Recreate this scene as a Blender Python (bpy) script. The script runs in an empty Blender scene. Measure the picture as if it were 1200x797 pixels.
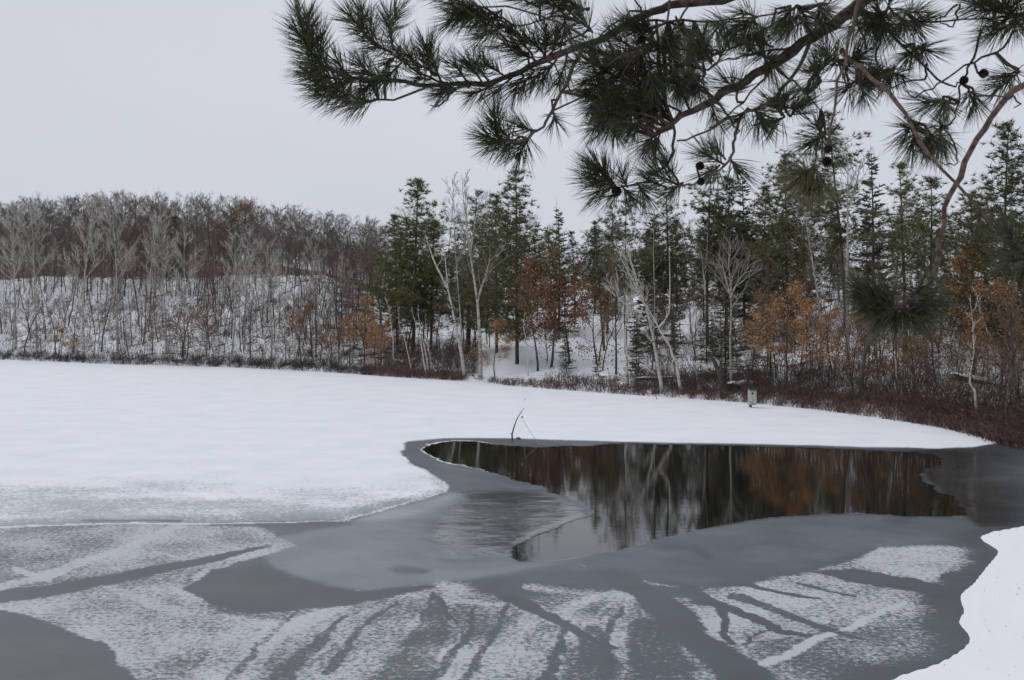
import bpy, math, random
import numpy as np
from mathutils import Vector, Matrix, Quaternion
S = bpy.context.scene
C = S.collection
PI = math.pi
R = random.Random(7)
NR = np.random.RandomState(11)

# ------------------------------------------------------------------ camera, sky, sun, exposure
F, CX, HY, CAMZ = 1267.0, 600.0, 375.0, 4.0
cam = bpy.data.cameras.new('camera'); cam.sensor_width = 36; cam.lens = F / 1200 * 36
cam.shift_y = -(398.5 - HY) / 1200
cam.clip_start = 0.05; cam.clip_end = 6000
cam.dof.use_dof = True; cam.dof.focus_distance = 30; cam.dof.aperture_fstop = 16
co = bpy.data.objects.new('camera', cam); C.objects.link(co)
co.location = (0, 0, CAMZ); co.rotation_euler = (PI / 2, 0, 0); S.camera = co

SUN_EL, SUN_AZ = 48, -35          # degrees; azimuth from the view direction, minus = left
w = bpy.data.worlds.new('World'); S.world = w; w.use_nodes = True
nt = w.node_tree; N = nt.nodes; L = nt.links
bg = N['Background']; bg.inputs['Strength'].default_value = 0.1
sky = N.new('ShaderNodeTexSky'); sky.sky_type = 'NISHITA'; sky.sun_disc = False
sky.sun_elevation = math.radians(SUN_EL); sky.sun_rotation = math.radians(SUN_AZ)
sky.dust_density = 4; sky.air_density = 1.0
tc = N.new('ShaderNodeTexCoord'); mp = N.new('ShaderNodeMapping'); mp.inputs['Scale'].default_value = (1, 1, 2.5)
cn = N.new('ShaderNodeTexNoise'); cn.inputs['Scale'].default_value = 1.6; cn.inputs['Detail'].default_value = 5
cr = N.new('ShaderNodeValToRGB')
cr.color_ramp.elements[0].position = 0.3; cr.color_ramp.elements[0].color = (5.6, 5.98, 6.72, 1)
cr.color_ramp.elements[1].position = 0.7; cr.color_ramp.elements[1].color = (6.4, 6.72, 7.38, 1)
mx = N.new('ShaderNodeMix'); mx.data_type = 'RGBA'; mx.inputs[0].default_value = 0.97
L.new(tc.outputs['Generated'], mp.inputs[0]); L.new(mp.outputs[0], cn.inputs['Vector'])
L.new(cn.outputs['Fac'], cr.inputs[0]); L.new(sky.outputs[0], mx.inputs[6]); L.new(cr.outputs[0], mx.inputs[7])
L.new(mx.outputs[2], bg.inputs['Color'])
sl = bpy.data.lights.new('sun', 'SUN'); sl.energy = 0.95; sl.angle = math.radians(28); sl.color = (1, 0.97, 0.93)
so = bpy.data.objects.new('sun', sl); C.objects.link(so)
so.rotation_euler = (math.radians(90 - SUN_EL), 0, math.radians(180 - SUN_AZ))
S.view_settings.view_transform = 'Standard'; S.view_settings.look = 'None'
S.view_settings.exposure = 0; S.view_settings.gamma = 1; S.view_settings.use_curve_mapping = False

# ------------------------------------------------------------------ materials
def lin(*c): return tuple(((v / 255 + .055) / 1.055) ** 2.4 if v > 10 else v / 3294 for v in c) + (1,)
def mat(name, c1, c2=None, scale=6.0, rough=.85, rnd=.12, island=0.0, stretch=(1, 1, 1), bump=0.0, spec=.2, lo=.35, hi=.65, c3=None, detail=5):
    """two (or three) colours mixed by object-space noise, with a small value change per object"""
    m = bpy.data.materials.new(name); m.use_nodes = True
    n, l = m.node_tree.nodes, m.node_tree.links
    b = n['Principled BSDF']; b.inputs['Roughness'].default_value = rough
    b.inputs['Specular IOR Level'].default_value = spec
    t = n.new('ShaderNodeTexCoord'); mp = n.new('ShaderNodeMapping'); mp.inputs['Scale'].default_value = stretch
    no = n.new('ShaderNodeTexNoise'); no.inputs['Scale'].default_value = scale; no.inputs['Detail'].default_value = detail
    l.new(t.outputs['Object'], mp.inputs[0]); l.new(mp.outputs[0], no.inputs['Vector'])
    r = n.new('ShaderNodeValToRGB'); e = r.color_ramp.elements
    e[0].position, e[1].position = lo, hi
    e[0].color = c1; e[1].color = c2 or c1
    if c3: x = r.color_ramp.elements.new((lo + hi) / 2); x.color = c3
    src = no.outputs['Fac']
    if island:
        g = n.new('ShaderNodeNewGeometry'); a = n.new('ShaderNodeMix')
        a.inputs[0].default_value = island; l.new(src, a.inputs[2]); l.new(g.outputs['Random Per Island'], a.inputs[3]); src = a.outputs[0]
    l.new(src, r.inputs[0])
    oi = n.new('ShaderNodeObjectInfo'); mr = n.new('ShaderNodeMapRange')
    mr.inputs[3].default_value = 1 - rnd; mr.inputs[4].default_value = 1 + rnd
    l.new(oi.outputs['Random'], mr.inputs[0])
    h = n.new('ShaderNodeHueSaturation'); l.new(mr.outputs[0], h.inputs['Value']); l.new(r.outputs[0], h.inputs['Color'])
    l.new(h.outputs[0], b.inputs['Base Color'])
    if bump:
        bp = n.new('ShaderNodeBump'); bp.inputs['Strength'].default_value = bump; bp.inputs['Distance'].default_value = .02
        l.new(no.outputs['Fac'], bp.inputs['Height']); l.new(bp.outputs[0], b.inputs['Normal'])
    return m
M = {}
M['white_bark'] = mat('white_bark', (.13, .12, .11, 1), (.56, .53, .48, 1), 3, stretch=(1, 1, 3.5), lo=.36, hi=.47)
M['pale_bark'] = mat('pale_bark', (.16, .15, .13, 1), (.45, .42, .37, 1), 2.5, stretch=(1, 1, 2.5), lo=.33, hi=.56)
M['pale_twig'] = mat('pale_twig', (.36, .33, .29, 1), (.58, .54, .48, 1), 1.2)
M['aspen_twig'] = mat('aspen_twig', (.14, .12, .10, 1), (.27, .24, .20, 1), 1.2)
M['grey_bark'] = mat('grey_bark', (.045, .038, .033, 1), (.13, .11, .095, 1), 5, stretch=(1, 1, .4), rnd=.3)
M['grey_twig'] = mat('grey_twig', (.10, .079, .066, 1), (.20, .162, .135, 1), .5, rnd=.3)
M['red_twig'] = mat('red_twig', (.13, .088, .070, 1), (.25, .175, .14, 1), .5, rnd=.2)
M['brush'] = mat('brush', (.085, .052, .045, 1), (.23, .155, .13, 1), .6, island=.5)
M['grey_brush'] = mat('grey_brush', (.05, .038, .032, 1), (.13, .10, .085, 1), .8, island=.5)
M['rust_leaf'] = mat('rust_leaf', (.20, .115, .06, 1), (.60, .34, .16, 1), .9, island=.55, rnd=.25, lo=.25, hi=.75)
M['copper_leaf'] = mat('copper_leaf', (.12, .065, .04, 1), (.34, .175, .09, 1), .9, island=.55, rnd=.2, lo=.25, hi=.75)
M['brown_leaf'] = mat('brown_leaf', (.12, .068, .044, 1), (.33, .19, .12, 1), .9, island=.55, rnd=.25, lo=.25, hi=.75)
M['pine'] = mat('pine_needles_far', (.055, .058, .028, 1), (.19, .18, .085, 1), .35, island=.45, rnd=.25, lo=.25, hi=.75, rough=.6)
M['olive'] = mat('olive_needles', (.05, .055, .02, 1), (.165, .158, .06, 1), .35, island=.45, rnd=.2, lo=.25, hi=.75, rough=.6)
M['fir'] = mat('fir_needles', (.046, .050, .028, 1), (.155, .15, .08, 1), .35, island=.4, rnd=.2, rough=.6)
M['conif_bark'] = mat('conifer_bark', (.05, .038, .03, 1), (.13, .10, .085, 1), 5, stretch=(1, 1, .4), rnd=.2)
M['near_bark'] = mat('near_pine_bark', (.035, .025, .021, 1), (.13, .09, .075, 1), 45, stretch=(1, 1, 1), bump=1.0, c3=(.075, .05, .042, 1), rnd=.1)
M['near_twig'] = mat('near_twig_bark', (.04, .028, .023, 1), (.11, .075, .06, 1), 90, bump=.6, rnd=.1)
M['needle'] = mat('near_needles', (.014, .018, .007, 1), (.075, .082, .030, 1), 8, island=.75, rnd=.25, lo=.15, hi=.85, rough=.45, spec=.4)
M['pale_needle'] = mat('pale_olive_needles', (.05, .045, .02, 1), (.19, .165, .07, 1), 8, island=.75, rnd=.2, lo=.15, hi=.85, rough=.45, spec=.4)  # paler olive needle colour, used on the long hanging tuft only
M['near_light'] = mat('near_twig_reddish', (.06, .038, .032, 1), (.18, .115, .092, 1), 60, bump=.8, rnd=.1)
M['cone'] = mat('cone_scales', (.018, .011, .009, 1), (.06, .035, .025, 1), 60, rnd=.2)
M['old_wood'] = mat('old_wood', (.045, .035, .03, 1), (.12, .095, .08, 1), 4, stretch=(1, 1, .3))
M['box_wood'] = mat('weathered_white_board', (.36, .34, .32, 1), (.56, .54, .52, 1), 8, stretch=(1, 1, .2))
M['hole'] = mat('dark_hole', (.01, .01, .01, 1))
M['red'] = mat('red_float', (.35, .03, .025, 1)); M['white'] = mat('white_float', (.75, .75, .73, 1))
M['line'] = mat('fishing_line', (.3, .3, .3, 1))
M['post'] = mat('post_wood', (.03, .025, .022, 1), (.08, .065, .055, 1), 10, stretch=(1, 1, .3))

def snow_mat():
    m = bpy.data.materials.new('snow_ground'); m.use_nodes = True
    n, l = m.node_tree.nodes, m.node_tree.links; b = n['Principled BSDF']
    b.inputs['Roughness'].default_value = .75; b.inputs['Specular IOR Level'].default_value = .25
    g = n.new('ShaderNodeNewGeometry')
    a = n.new('ShaderNodeAttribute'); a.attribute_name = 'litter'
    n1 = n.new('ShaderNodeTexNoise'); n1.inputs['Scale'].default_value = .8; n1.inputs['Detail'].default_value = 9; n1.inputs['Roughness'].default_value = .68
    l.new(g.outputs['Position'], n1.inputs['Vector'])
    sb = n.new('ShaderNodeMath'); sb.operation = 'SUBTRACT'; l.new(a.outputs['Fac'], sb.inputs[0]); l.new(n1.outputs['Fac'], sb.inputs[1])
    mr = n.new('ShaderNodeMapRange'); mr.interpolation_type = 'SMOOTHSTEP'
    mr.inputs[1].default_value = -.03; mr.inputs[2].default_value = .04; l.new(sb.outputs[0], mr.inputs[0])
    n2 = n.new('ShaderNodeTexNoise'); n2.inputs['Scale'].default_value = 3; n2.inputs['Detail'].default_value = 6
    l.new(g.outputs['Position'], n2.inputs['Vector'])
    r = n.new('ShaderNodeValToRGB'); r.color_ramp.elements[0].color = (.045, .028, .02, 1); r.color_ramp.elements[1].color = (.15, .09, .06, 1)
    r.color_ramp.elements[0].position = .35; r.color_ramp.elements[1].position = .65; l.new(n2.outputs['Fac'], r.inputs[0])
    mx = n.new('ShaderNodeMix'); mx.data_type = 'RGBA'; mx.inputs[6].default_value = (.80, .815, .84, 1)
    l.new(mr.outputs[0], mx.inputs[0]); l.new(r.outputs[0], mx.inputs[7]); l.new(mx.outputs[2], b.inputs['Base Color'])
    bp = n.new('ShaderNodeBump'); bp.inputs['Strength'].default_value = .6; bp.inputs['Distance'].default_value = .10
    n3 = n.new('ShaderNodeTexNoise'); n3.inputs['Scale'].default_value = 1.4; n3.inputs['Detail'].default_value = 9
    l.new(g.outputs['Position'], n3.inputs['Vector']); l.new(n3.outputs['Fac'], bp.inputs['Height']); l.new(bp.outputs[0], b.inputs['Normal'])
    return m
M['snow'] = snow_mat()

def ice_mat():
    """cover: how much dry snow lies on the ice, tone: how milky the ice is, wet: how polished it is"""
    m = bpy.data.materials.new('lake_ice_and_snow'); m.use_nodes = True
    n, l = m.node_tree.nodes, m.node_tree.links; b = n['Principled BSDF']
    g = n.new('ShaderNodeNewGeometry')
    def att(k): a = n.new('ShaderNodeAttribute'); a.attribute_name = k; return a.outputs['Fac']
    def noise(sc, det, ro=.6, st=None):
        x = n.new('ShaderNodeTexNoise'); x.inputs['Scale'].default_value = sc; x.inputs['Detail'].default_value = det; x.inputs['Roughness'].default_value = ro
        if st:
            mp = n.new('ShaderNodeMapping'); mp.inputs['Scale'].default_value = st; l.new(g.outputs['Position'], mp.inputs[0]); l.new(mp.outputs[0], x.inputs['Vector'])
        else: l.new(g.outputs['Position'], x.inputs['Vector'])
        return x.outputs['Fac']
    def mth(op, a, c):
        x = n.new('ShaderNodeMath'); x.operation = op
        for i, v in enumerate((a, c)):
            if isinstance(v, (int, float)): x.inputs[i].default_value = v
            else: l.new(v, x.inputs[i])
        return x.outputs[0]
    def mrange(v, a, c, d, e, sm=False):
        x = n.new('ShaderNodeMapRange')
        if sm: x.interpolation_type = 'SMOOTHSTEP'
        l.new(v, x.inputs[0])
        for i, k in zip((1, 2, 3, 4), (a, c, d, e)): x.inputs[i].default_value = k
        return x.outputs[0]
    nf = noise(13, 7, .74); nb = noise(.9, 4, .6)
    nn = mth('ADD', mth('MULTIPLY', nf, .75), mth('MULTIPLY', nb, .25))
    nn = mrange(nn, .33, .67, .03, .97)
    mask = mrange(mth('SUBTRACT', att('cover'), nn), -.23, .23, 0, 1, True)
    mot = noise(.55, 6, .62); grit = noise(22, 3, .6)
    tone = mth('ADD', att('tone'), mrange(mot, .3, .7, -.07, .07)); tone = mth('ADD', tone, mrange(grit, .3, .7, -.03, .03))
    ramp = n.new('ShaderNodeValToRGB'); e = ramp.color_ramp.elements
    e[0].position = 0; e[0].color = (.018, .022, .026, 1); e[1].position = 1; e[1].color = (.62, .64, .68, 1)
    x = e.new(.3); x.color = (.074, .090, .101, 1)
    x = e.new(.6); x.color = (.24, .265, .285, 1)
    l.new(tone, ramp.inputs[0])
    sn = n.new('ShaderNodeValToRGB'); e = sn.color_ramp.elements
    e[0].position = .3; e[0].color = (.74, .76, .80, 1); e[1].position = .7; e[1].color = (.83, .845, .87, 1); l.new(mot, sn.inputs[0])
    mx = n.new('ShaderNodeMix'); mx.data_type = 'RGBA'; l.new(mth('MULTIPLY', mask, att('thick')), mx.inputs[0]); l.new(ramp.outputs[0], mx.inputs[6]); l.new(sn.outputs[0], mx.inputs[7])
    l.new(mx.outputs[2], b.inputs['Base Color'])
    ro = mrange(att('wet'), 0, 1, .42, .07)
    rm = n.new('ShaderNodeMix'); l.new(mask, rm.inputs[0]); l.new(ro, rm.inputs[2]); rm.inputs[3].default_value = .8
    l.new(rm.outputs[0], b.inputs['Roughness'])
    sp = n.new('ShaderNodeMix'); l.new(mask, sp.inputs[0]); l.new(mrange(att('wet'), 0, 1, .22, .5), sp.inputs[2]); sp.inputs[3].default_value = .12
    l.new(sp.outputs[0], b.inputs['Specular IOR Level'])
    bp = n.new('ShaderNodeBump'); bp.inputs['Strength'].default_value = .5; bp.inputs['Distance'].default_value = .012
    l.new(mask, bp.inputs['Height'])
    b2 = n.new('ShaderNodeBump'); b2.inputs['Strength'].default_value = .25; b2.inputs['Distance'].default_value = .08
    rp = noise(1.3, 5, .55); l.new(rp, b2.inputs['Height']); l.new(bp.outputs[0], b2.inputs['Normal'])
    l.new(b2.outputs[0], b.inputs['Normal'])
    return m
M['ice'] = ice_mat()

def water_mat():
    m = bpy.data.materials.new('open_water'); m.use_nodes = True
    n, l = m.node_tree.nodes, m.node_tree.links; b = n['Principled BSDF']
    b.inputs['Base Color'].default_value = (.006, .006, .005, 1); b.inputs['Roughness'].default_value = .025; b.inputs['IOR'].default_value = 1.333
    b.inputs['Specular IOR Level'].default_value = .5
    g = n.new('ShaderNodeNewGeometry'); mp = n.new('ShaderNodeMapping'); mp.inputs['Scale'].default_value = (.55, 1.8, 1)
    x = n.new('ShaderNodeTexNoise'); x.inputs['Scale'].default_value = 3.2; x.inputs['Detail'].default_value = 4; x.inputs['Roughness'].default_value = .5
    l.new(g.outputs['Position'], mp.inputs[0]); l.new(mp.outputs[0], x.inputs['Vector'])
    bp = n.new('ShaderNodeBump'); bp.inputs['Strength'].default_value = .2; bp.inputs['Distance'].default_value = .0055
    l.new(x.outputs['Fac'], bp.inputs['Height']); l.new(bp.outputs[0], b.inputs['Normal'])
    return m
M['water'] = water_mat()

# ------------------------------------------------------------------ mesh helpers
def link(name, me, parent=None):
    o = bpy.data.objects.new(name, me); C.objects.link(o)
    if parent: o.parent = parent
    return o
def tag(o, label=None, cat=None, group=None, kind=None):
    if label: o['label'] = label
    if cat: o['category'] = cat
    if group: o['group'] = group
    if kind: o['kind'] = kind
    return o
def np_mesh(name, V, faces_tri=None, quads=None, mats=(), mi=None, smooth=False):
    me = bpy.data.meshes.new(name)
    V = np.asarray(V, np.float32)
    lv = []; ls = []; tot = 0
    if quads is not None and len(quads): lv.append(quads.ravel()); ls.append(np.full(len(quads), 4))
    if faces_tri is not None and len(faces_tri): lv.append(faces_tri.ravel()); ls.append(np.full(len(faces_tri), 3))
    lv = np.concatenate(lv).astype(np.int32); ls = np.concatenate(ls).astype(np.int32)
    me.vertices.add(len(V)); me.vertices.foreach_set('co', V.ravel())
    me.loops.add(len(lv)); me.loops.foreach_set('vertex_index', lv)
    me.polygons.add(len(ls)); st = np.concatenate([[0], np.cumsum(ls)[:-1]]).astype(np.int32)
    me.polygons.foreach_set('loop_start', st); me.polygons.foreach_set('loop_total', ls)
    for m in mats: me.materials.append(m)
    if mi is not None: me.polygons.foreach_set('material_index', np.asarray(mi, np.int32))
    me.polygons.foreach_set('use_smooth', np.full(len(ls), smooth))
    me.update(calc_edges=True)
    return me

class MB:
    """collects tubes, cones (spikes) and leaf quads; material index per face"""
    def __init__(s): s.V = []; s.Q = []; s.T = []; s.qm = []; s.tm = []; s.sp = []; s.lf = []
    def tube(s, pts, rad, sides=5, m=0, cap=False):
        base = len(s.V); n = len(pts)
        prev = None
        for i in range(n):
            t = (pts[min(i + 1, n - 1)] - pts[max(i - 1, 0)])
            if t.length < 1e-9: t = Vector((0, 0, 1))
            t.normalize()
            if prev is None: a = t.orthogonal().normalized()
            else:
                a = prev - t * prev.dot(t)
                a = a.normalized() if a.length > 1e-6 else t.orthogonal().normalized()
            prev = a; b = t.cross(a)
            for k in range(sides):
                an = 2 * PI * k / sides
                p = pts[i] + (a * math.cos(an) + b * math.sin(an)) * rad[i]
                s.V.append((p.x, p.y, p.z))
        for i in range(n - 1):
            for k in range(sides):
                k2 = (k + 1) % sides
                s.Q.append((base + i * sides + k, base + i * sides + k2, base + (i + 1) * sides + k2, base + (i + 1) * sides + k)); s.qm.append(m)
        if cap:
            for e, o in ((0, 1), (n - 1, 0)):
                c = len(s.V); s.V.append(tuple(pts[e]))
                for k in range(sides):
                    a_, b_ = base + e * sides + k, base + e * sides + (k + 1) % sides
                    s.T.append((c, b_, a_) if o else (c, a_, b_)); s.tm.append(m)
    def spike(s, p0, p1, r, m=0): s.sp.append((p0.x, p0.y, p0.z, p1.x, p1.y, p1.z, r, m))
    def leaf(s, p, size, rng, m=0): s.lf.append((p.x, p.y, p.z, size, m))
    def box(s, c, d, m=0, rot=None):
        b = len(s.V); rot = rot or Matrix()
        for x in (-.5, .5):
            for y in (-.5, .5):
                for z in (-.5, .5):
                    v = rot @ Vector((x * d[0], y * d[1], z * d[2])); s.V.append((c[0] + v.x, c[1] + v.y, c[2] + v.z))
        for q in ((0, 1, 3, 2), (4, 6, 7, 5), (0, 4, 5, 1), (2, 3, 7, 6), (0, 2, 6, 4), (1, 5, 7, 3)): s.Q.append(tuple(b + i for i in q)); s.qm.append(m)
    def build(s, name, mats, smooth=False):
        V = np.array(s.V, float).reshape(-1, 3); Q = np.array(s.Q, int).reshape(-1, 4); T = np.array(s.T, int).reshape(-1, 3)
        qm = list(s.qm); tm = list(s.tm)
        if s.sp:
            A = np.array(s.sp); p0, p1, r, m = A[:, :3], A[:, 3:6], A[:, 6], A[:, 7]
            v, t = spikes(p0, p1, r); T = np.vstack([T, t + len(V)]); V = np.vstack([V, v]); tm += list(np.repeat(m, 3).astype(int))
        if s.lf:
            A = np.array(s.lf); n = len(A)
            u = NR.normal(size=(n, 3)); u /= np.linalg.norm(u, axis=1)[:, None]
            w_ = NR.normal(size=(n, 3)); v_ = np.cross(u, w_); v_ /= np.linalg.norm(v_, axis=1)[:, None]
            sz = A[:, 3:4]; p = A[:, :3]; cu = np.cross(u, v_) * sz * .25
            vv = np.stack([p - u * sz, p - v_ * sz * .55 + cu, p + u * sz, p + v_ * sz * .55 + cu], 1).reshape(-1, 3)
            b = len(V) + np.arange(n)[:, None] * 4; Q = np.vstack([Q, b + np.arange(4)[None]]); V = np.vstack([V, vv]); qm += list(A[:, 4].astype(int))
        return np_mesh(name, V, T, Q, mats, qm + tm, smooth)
def spikes(p0, p1, r):
    d = p1 - p0; d /= np.linalg.norm(d, axis=1)[:, None] + 1e-9
    h = np.where(np.abs(d[:, 2:3]) < .9, [[0, 0, 1.]], [[1., 0, 0]]); a = np.cross(d, h); a /= np.linalg.norm(a, axis=1)[:, None]; b = np.cross(d, a)
    n = len(p0); r = np.asarray(r)[:, None]
    V = np.empty((n, 4, 3))
    for k in range(3):
        V[:, k] = p0 + (a * math.cos(k * 2.0944) + b * math.sin(k * 2.0944)) * r
    V[:, 3] = p1
    i = np.arange(n)[:, None] * 4
    T = np.concatenate([i + [[0, 1, 3]], i + [[1, 2, 3]], i + [[2, 0, 3]]], 1).reshape(-1, 3)
    return V.reshape(-1, 3), T

def rv(rng): return Vector((rng.gauss(0, 1), rng.gauss(0, 1), rng.gauss(0, 1)))
def limb(p, d, L, r0, r1, n, wob, up, rng):
    pts = [p.copy()]; d = d.normalized(); rad = [r0]
    for i in range(n):
        d = (d + rv(rng) * wob + Vector((0, 0, up))).normalized()
        pts.append(pts[-1] + d * (L / n)); rad.append(r0 + (r1 - r0) * (i + 1) / n)
    return pts, rad
def at(pts, t):
    f = max(0, min(.9999, t)) * (len(pts) - 1); i = int(f); u = f - i
    return pts[i].lerp(pts[i + 1], u), (pts[i + 1] - pts[i]).normalized()
def around(d, ang, rng, az=None):
    a = d.orthogonal().normalized(); q = Quaternion(d, rng.uniform(0, 2 * PI) if az is None else az); a = q @ a
    return (d * math.cos(ang) + a * math.sin(ang)).normalized()

# ------------------------------------------------------------------ tree builders: each returns {part: mesh}
def twigs(mb, pts, L, n, rng, m, r=.012, lvl=1, up=.08, leaves=None, t0=.25):
    for i in range(n):
        t = t0 + (1 - t0) * (i + rng.random()) / n
        p, d = at(pts, t); dd = around(d, rng.uniform(.45, .95), rng); dd = (dd + Vector((0, 0, up * 3))).normalized()
        l = L * rng.uniform(.6, 1.2) * (1.15 - .5 * t)
        if lvl > 0:
            q, rr = limb(p, dd, l, r, r * .35, 3, .1, up, rng); mb.tube(q, rr, 3, m)
            twigs(mb, q, l * .55, n, rng, m, r * .65, lvl - 1, up, leaves, .15)
        else:
            e = p + dd * l; mb.spike(p, e, r, m)
            if leaves:
                for k in range(leaves[0]):
                    mb.leaf(p.lerp(e, rng.uniform(.3, 1.1)) + rv(rng) * .16, leaves[1] * rng.uniform(.6, 1.15), rng, leaves[2])
def bare(rng, H=12, r0=.13, spread=.3, start=.35, nb=16, ang=.7, up=.08, wob=.05, lean=0, path=None, bark='grey_bark', twig='grey_twig', dens=6, twr=.012, forks=(), leaves=None, extra=None, lvl=1):
    tr, cr_ = MB(), MB()
    if path is None:
        path, rad = limb(Vector((0, 0, -.3)), Vector((lean, 0, 1)), H, r0, .02, 9, wob, .05, rng); rad = [.012 + r0 * (1 - (i / 9) ** .7) for i in range(10)]
    else:
        n = len(path); rad = [r0 * .85 * (1 - .92 * (i / (n - 1)) ** .65) for i in range(n)]
    tr.tube(path, rad, 7, 0)
    for k in range(3): # root flare
        pass
    mains = [(path, r0, start, nb)]
    for fp, fr in forks:
        n = len(fp); tr.tube(fp, [fr * (1 - .85 * i / (n - 1)) for i in range(n)], 6, 0); mains.append((fp, fr, .25, max(5, nb // 2)))
    for pth, rr, st, k in mains:
        for i in range(k):
            t = st + (.98 - st) * (i + rng.random()) / k
            p, d = at(pth, t)
            l = H * spread * (1.12 - t) ** .6 * rng.uniform(.6, 1.15)
            dd = around(d, ang * rng.uniform(.7, 1.25), rng)
            rb = max(.012, rr * (1 - .9 * t ** .7) * .5)
            q, rb_ = limb(p, dd, l, rb, .008, 5, .09, up, rng); cr_.tube(q, rb_, 4, 0)
            twigs(cr_, q, l * .42, dens, rng, 1, twr, lvl, up, leaves)
    mats = [M[bark], M[twig]] + ([M[extra]] if extra else [])
    return {'trunk': tr.build('trunk', [M[bark]], True), 'crown': cr_.build('crown', mats)}
def clump(mb, p, s, rng, m, n=15, up=.35):
    for k in range(n):
        v = rv(rng); v.z = v.z * .6 + up; v.normalize()
        mb.spike(p - v * s * .12, p + v * s * rng.uniform(.6, 1.15), s * .055, m)
def pine(rng, H=14, r0=.16, start=.3, wid=.2, foliage='pine', nw=14, bare_top=0, gap=.25, cl=.42, droop=0.0, path=None):
    """open-crowned pine: whorls of upswept boughs ending in needle clumps"""
    tr, cr_ = MB(), MB()
    pth, rad = limb(Vector((0, 0, -.3)), Vector((0, 0, 1)), H, r0, .025, 8, .018, .05, rng); tr.tube(pth, rad, 7, 0)
    for i in range(nw):
        t = start + (.985 - start) * (i + .4 * rng.random()) / (nw - 1)
        prof = min(1, (1.02 - t) / (1 - start) * 1.5 + .1) * (.55 + .45 * min(1, (t - start) / .25 + .3))
        az0 = rng.random() * 6.28
        for k in range(rng.choice((3, 4, 5))):
            if rng.random() < gap: continue
            p, d = at(pth, min(.99, t + rng.uniform(-.015, .015)))
            l = H * wid * prof * rng.uniform(.6, 1.2)
            az = az0 + k * 1.4 + rng.uniform(-.3, .3)
            dd = Vector((math.cos(az), math.sin(az), .1 - droop + .7 * max(0, t - .6))).normalized()
            q, rb = limb(p, dd, l, .035, .008, 4, .08, .1 - droop * .3, rng); cr_.tube(q, rb, 3, 0)
            ncl = max(5, int(l * 8.5))
            for j in range(ncl):
                u = .18 + .82 * (j + rng.random()) / ncl
                pp, _ = at(q, u)
                side = Vector((rng.gauss(0, 1), rng.gauss(0, 1), rng.gauss(0, .45))) * (.14 + .15 * l * (1.1 - abs(u - .6)))
                clump(cr_, pp + side, cl * rng.uniform(.7, 1.1), rng, 1)
    p, d = at(pth, .99)
    for k in range(4): clump(cr_, p + Vector((0, 0, .1 * k - .2)) + rv(rng) * .08, cl * .8, rng, 1, up=.8)
    return {'trunk': tr.build('trunk', [M['conif_bark']], True), 'crown': cr_.build('crown', [M['conif_bark'], M[foliage]])}
def fir(rng, H=9, r0=.1, start=.1, wid=.24, foliage='fir', nw=34, gap=.2):
    tr, cr_ = MB(), MB()
    pth, rad = limb(Vector((0, 0, -.3)), Vector((0, 0, 1)), H, r0, .012, 6, .01, .05, rng); tr.tube(pth, rad, 6, 0)
    for i in range(nw):
        t = start + (.98 - start) * (i / (nw - 1))
        for k in range(5):
            if rng.random() < gap: continue
            p, d = at(pth, max(.02, t + rng.uniform(-.025, .012))); l = H * wid * (1.03 - t) ** .85 * rng.uniform(.5, 1.25) + .08
            az = rng.random() * 6.28
            dd = Vector((math.cos(az), math.sin(az), -.12 + .35 * t)).normalized()
            q, rb = limb(p, dd, l, .018, .005, 3, .05, .03, rng); cr_.tube(q, rb, 3, 0)
            for j in range(max(4, int(l * 9))):
                u = .1 + .9 * rng.random(); pp, dv = at(q, u)
                for sgn in (-1, 1):
                    sd = Vector((-dd.y, dd.x, 0)) * sgn + dv * .6 + Vector((0, 0, rng.gauss(-.12, .5)))
                    cr_.spike(pp, pp + sd.normalized() * (.14 + .3 * l * (1.1 - u)) * rng.uniform(.6, 1.1), .045, 1)
            cr_.spike(at(q, .8)[0], q[-1] + dd * .15, .05, 1)
    cr_.spike(pth[-2], pth[-1] + Vector((0, 0, .2)), .05, 1)
    return {'trunk': tr.build('trunk', [M['conif_bark']], True), 'crown': cr_.build('crown', [M['conif_bark'], M[foliage]])}
def oak(rng, H=6, leaf='rust_leaf', spread=.44, start=.25, nb=15, lv=(5, .07, 2), flat=.02, dens=6, r0=.07):
    return bare(rng, H=H, r0=r0, spread=spread, start=start, nb=nb, ang=1.25, up=flat, wob=.10, bark='grey_bark', twig='grey_twig', dens=dens, leaves=lv, extra=leaf)

# ------------------------------------------------------------------ lake outline and terrain
def G(px, py):                      # a point of the lake level seen at this place of the photo
    d = CAMZ * F / (py - HY); return ((px - CX) * d / F, d)
def smooth_px(pl, sub=5, wob=.6):
    rng = random.Random(5); out = []
    for k in range(len(pl) - 1):
        p0, p1, p2, p3 = (np.array(pl[i], float) for i in (max(k - 1, 0), k, k + 1, min(k + 2, len(pl) - 1)))
        for j in range(sub):
            t = j / sub; q = .5 * (2 * p1 + (p2 - p0) * t + (2 * p0 - 5 * p1 + 4 * p2 - p3) * t * t + (3 * p1 - p0 - 3 * p2 + p3) * t ** 3)
            out.append((q[0] + rng.uniform(-wob, wob), q[1] + rng.uniform(-wob, wob) * .35))
    return out + [pl[-1]]
far_px = [(-60, 421), (0, 422), (60, 424), (120, 427), (200, 429), (270, 431), (330, 434), (390, 437), (440, 441), (500, 445), (540, 447), (570, 449), (600, 453), (650, 457), (700, 461),
          (760, 465), (820, 469), (880, 473), (925, 478), (960, 481), (1000, 487), (1040, 492), (1080, 498), (1115, 505), (1150, 513), (1180, 521), (1215, 529)]
near_px = [(1215, 614), (1180, 622), (1147, 629), (1160, 640), (1168, 648), (1152, 668), (1138, 685), (1123, 700), (1128, 717), (1121, 729), (1134, 752), (1100, 777), (1043, 797), (990, 840)]
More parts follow.
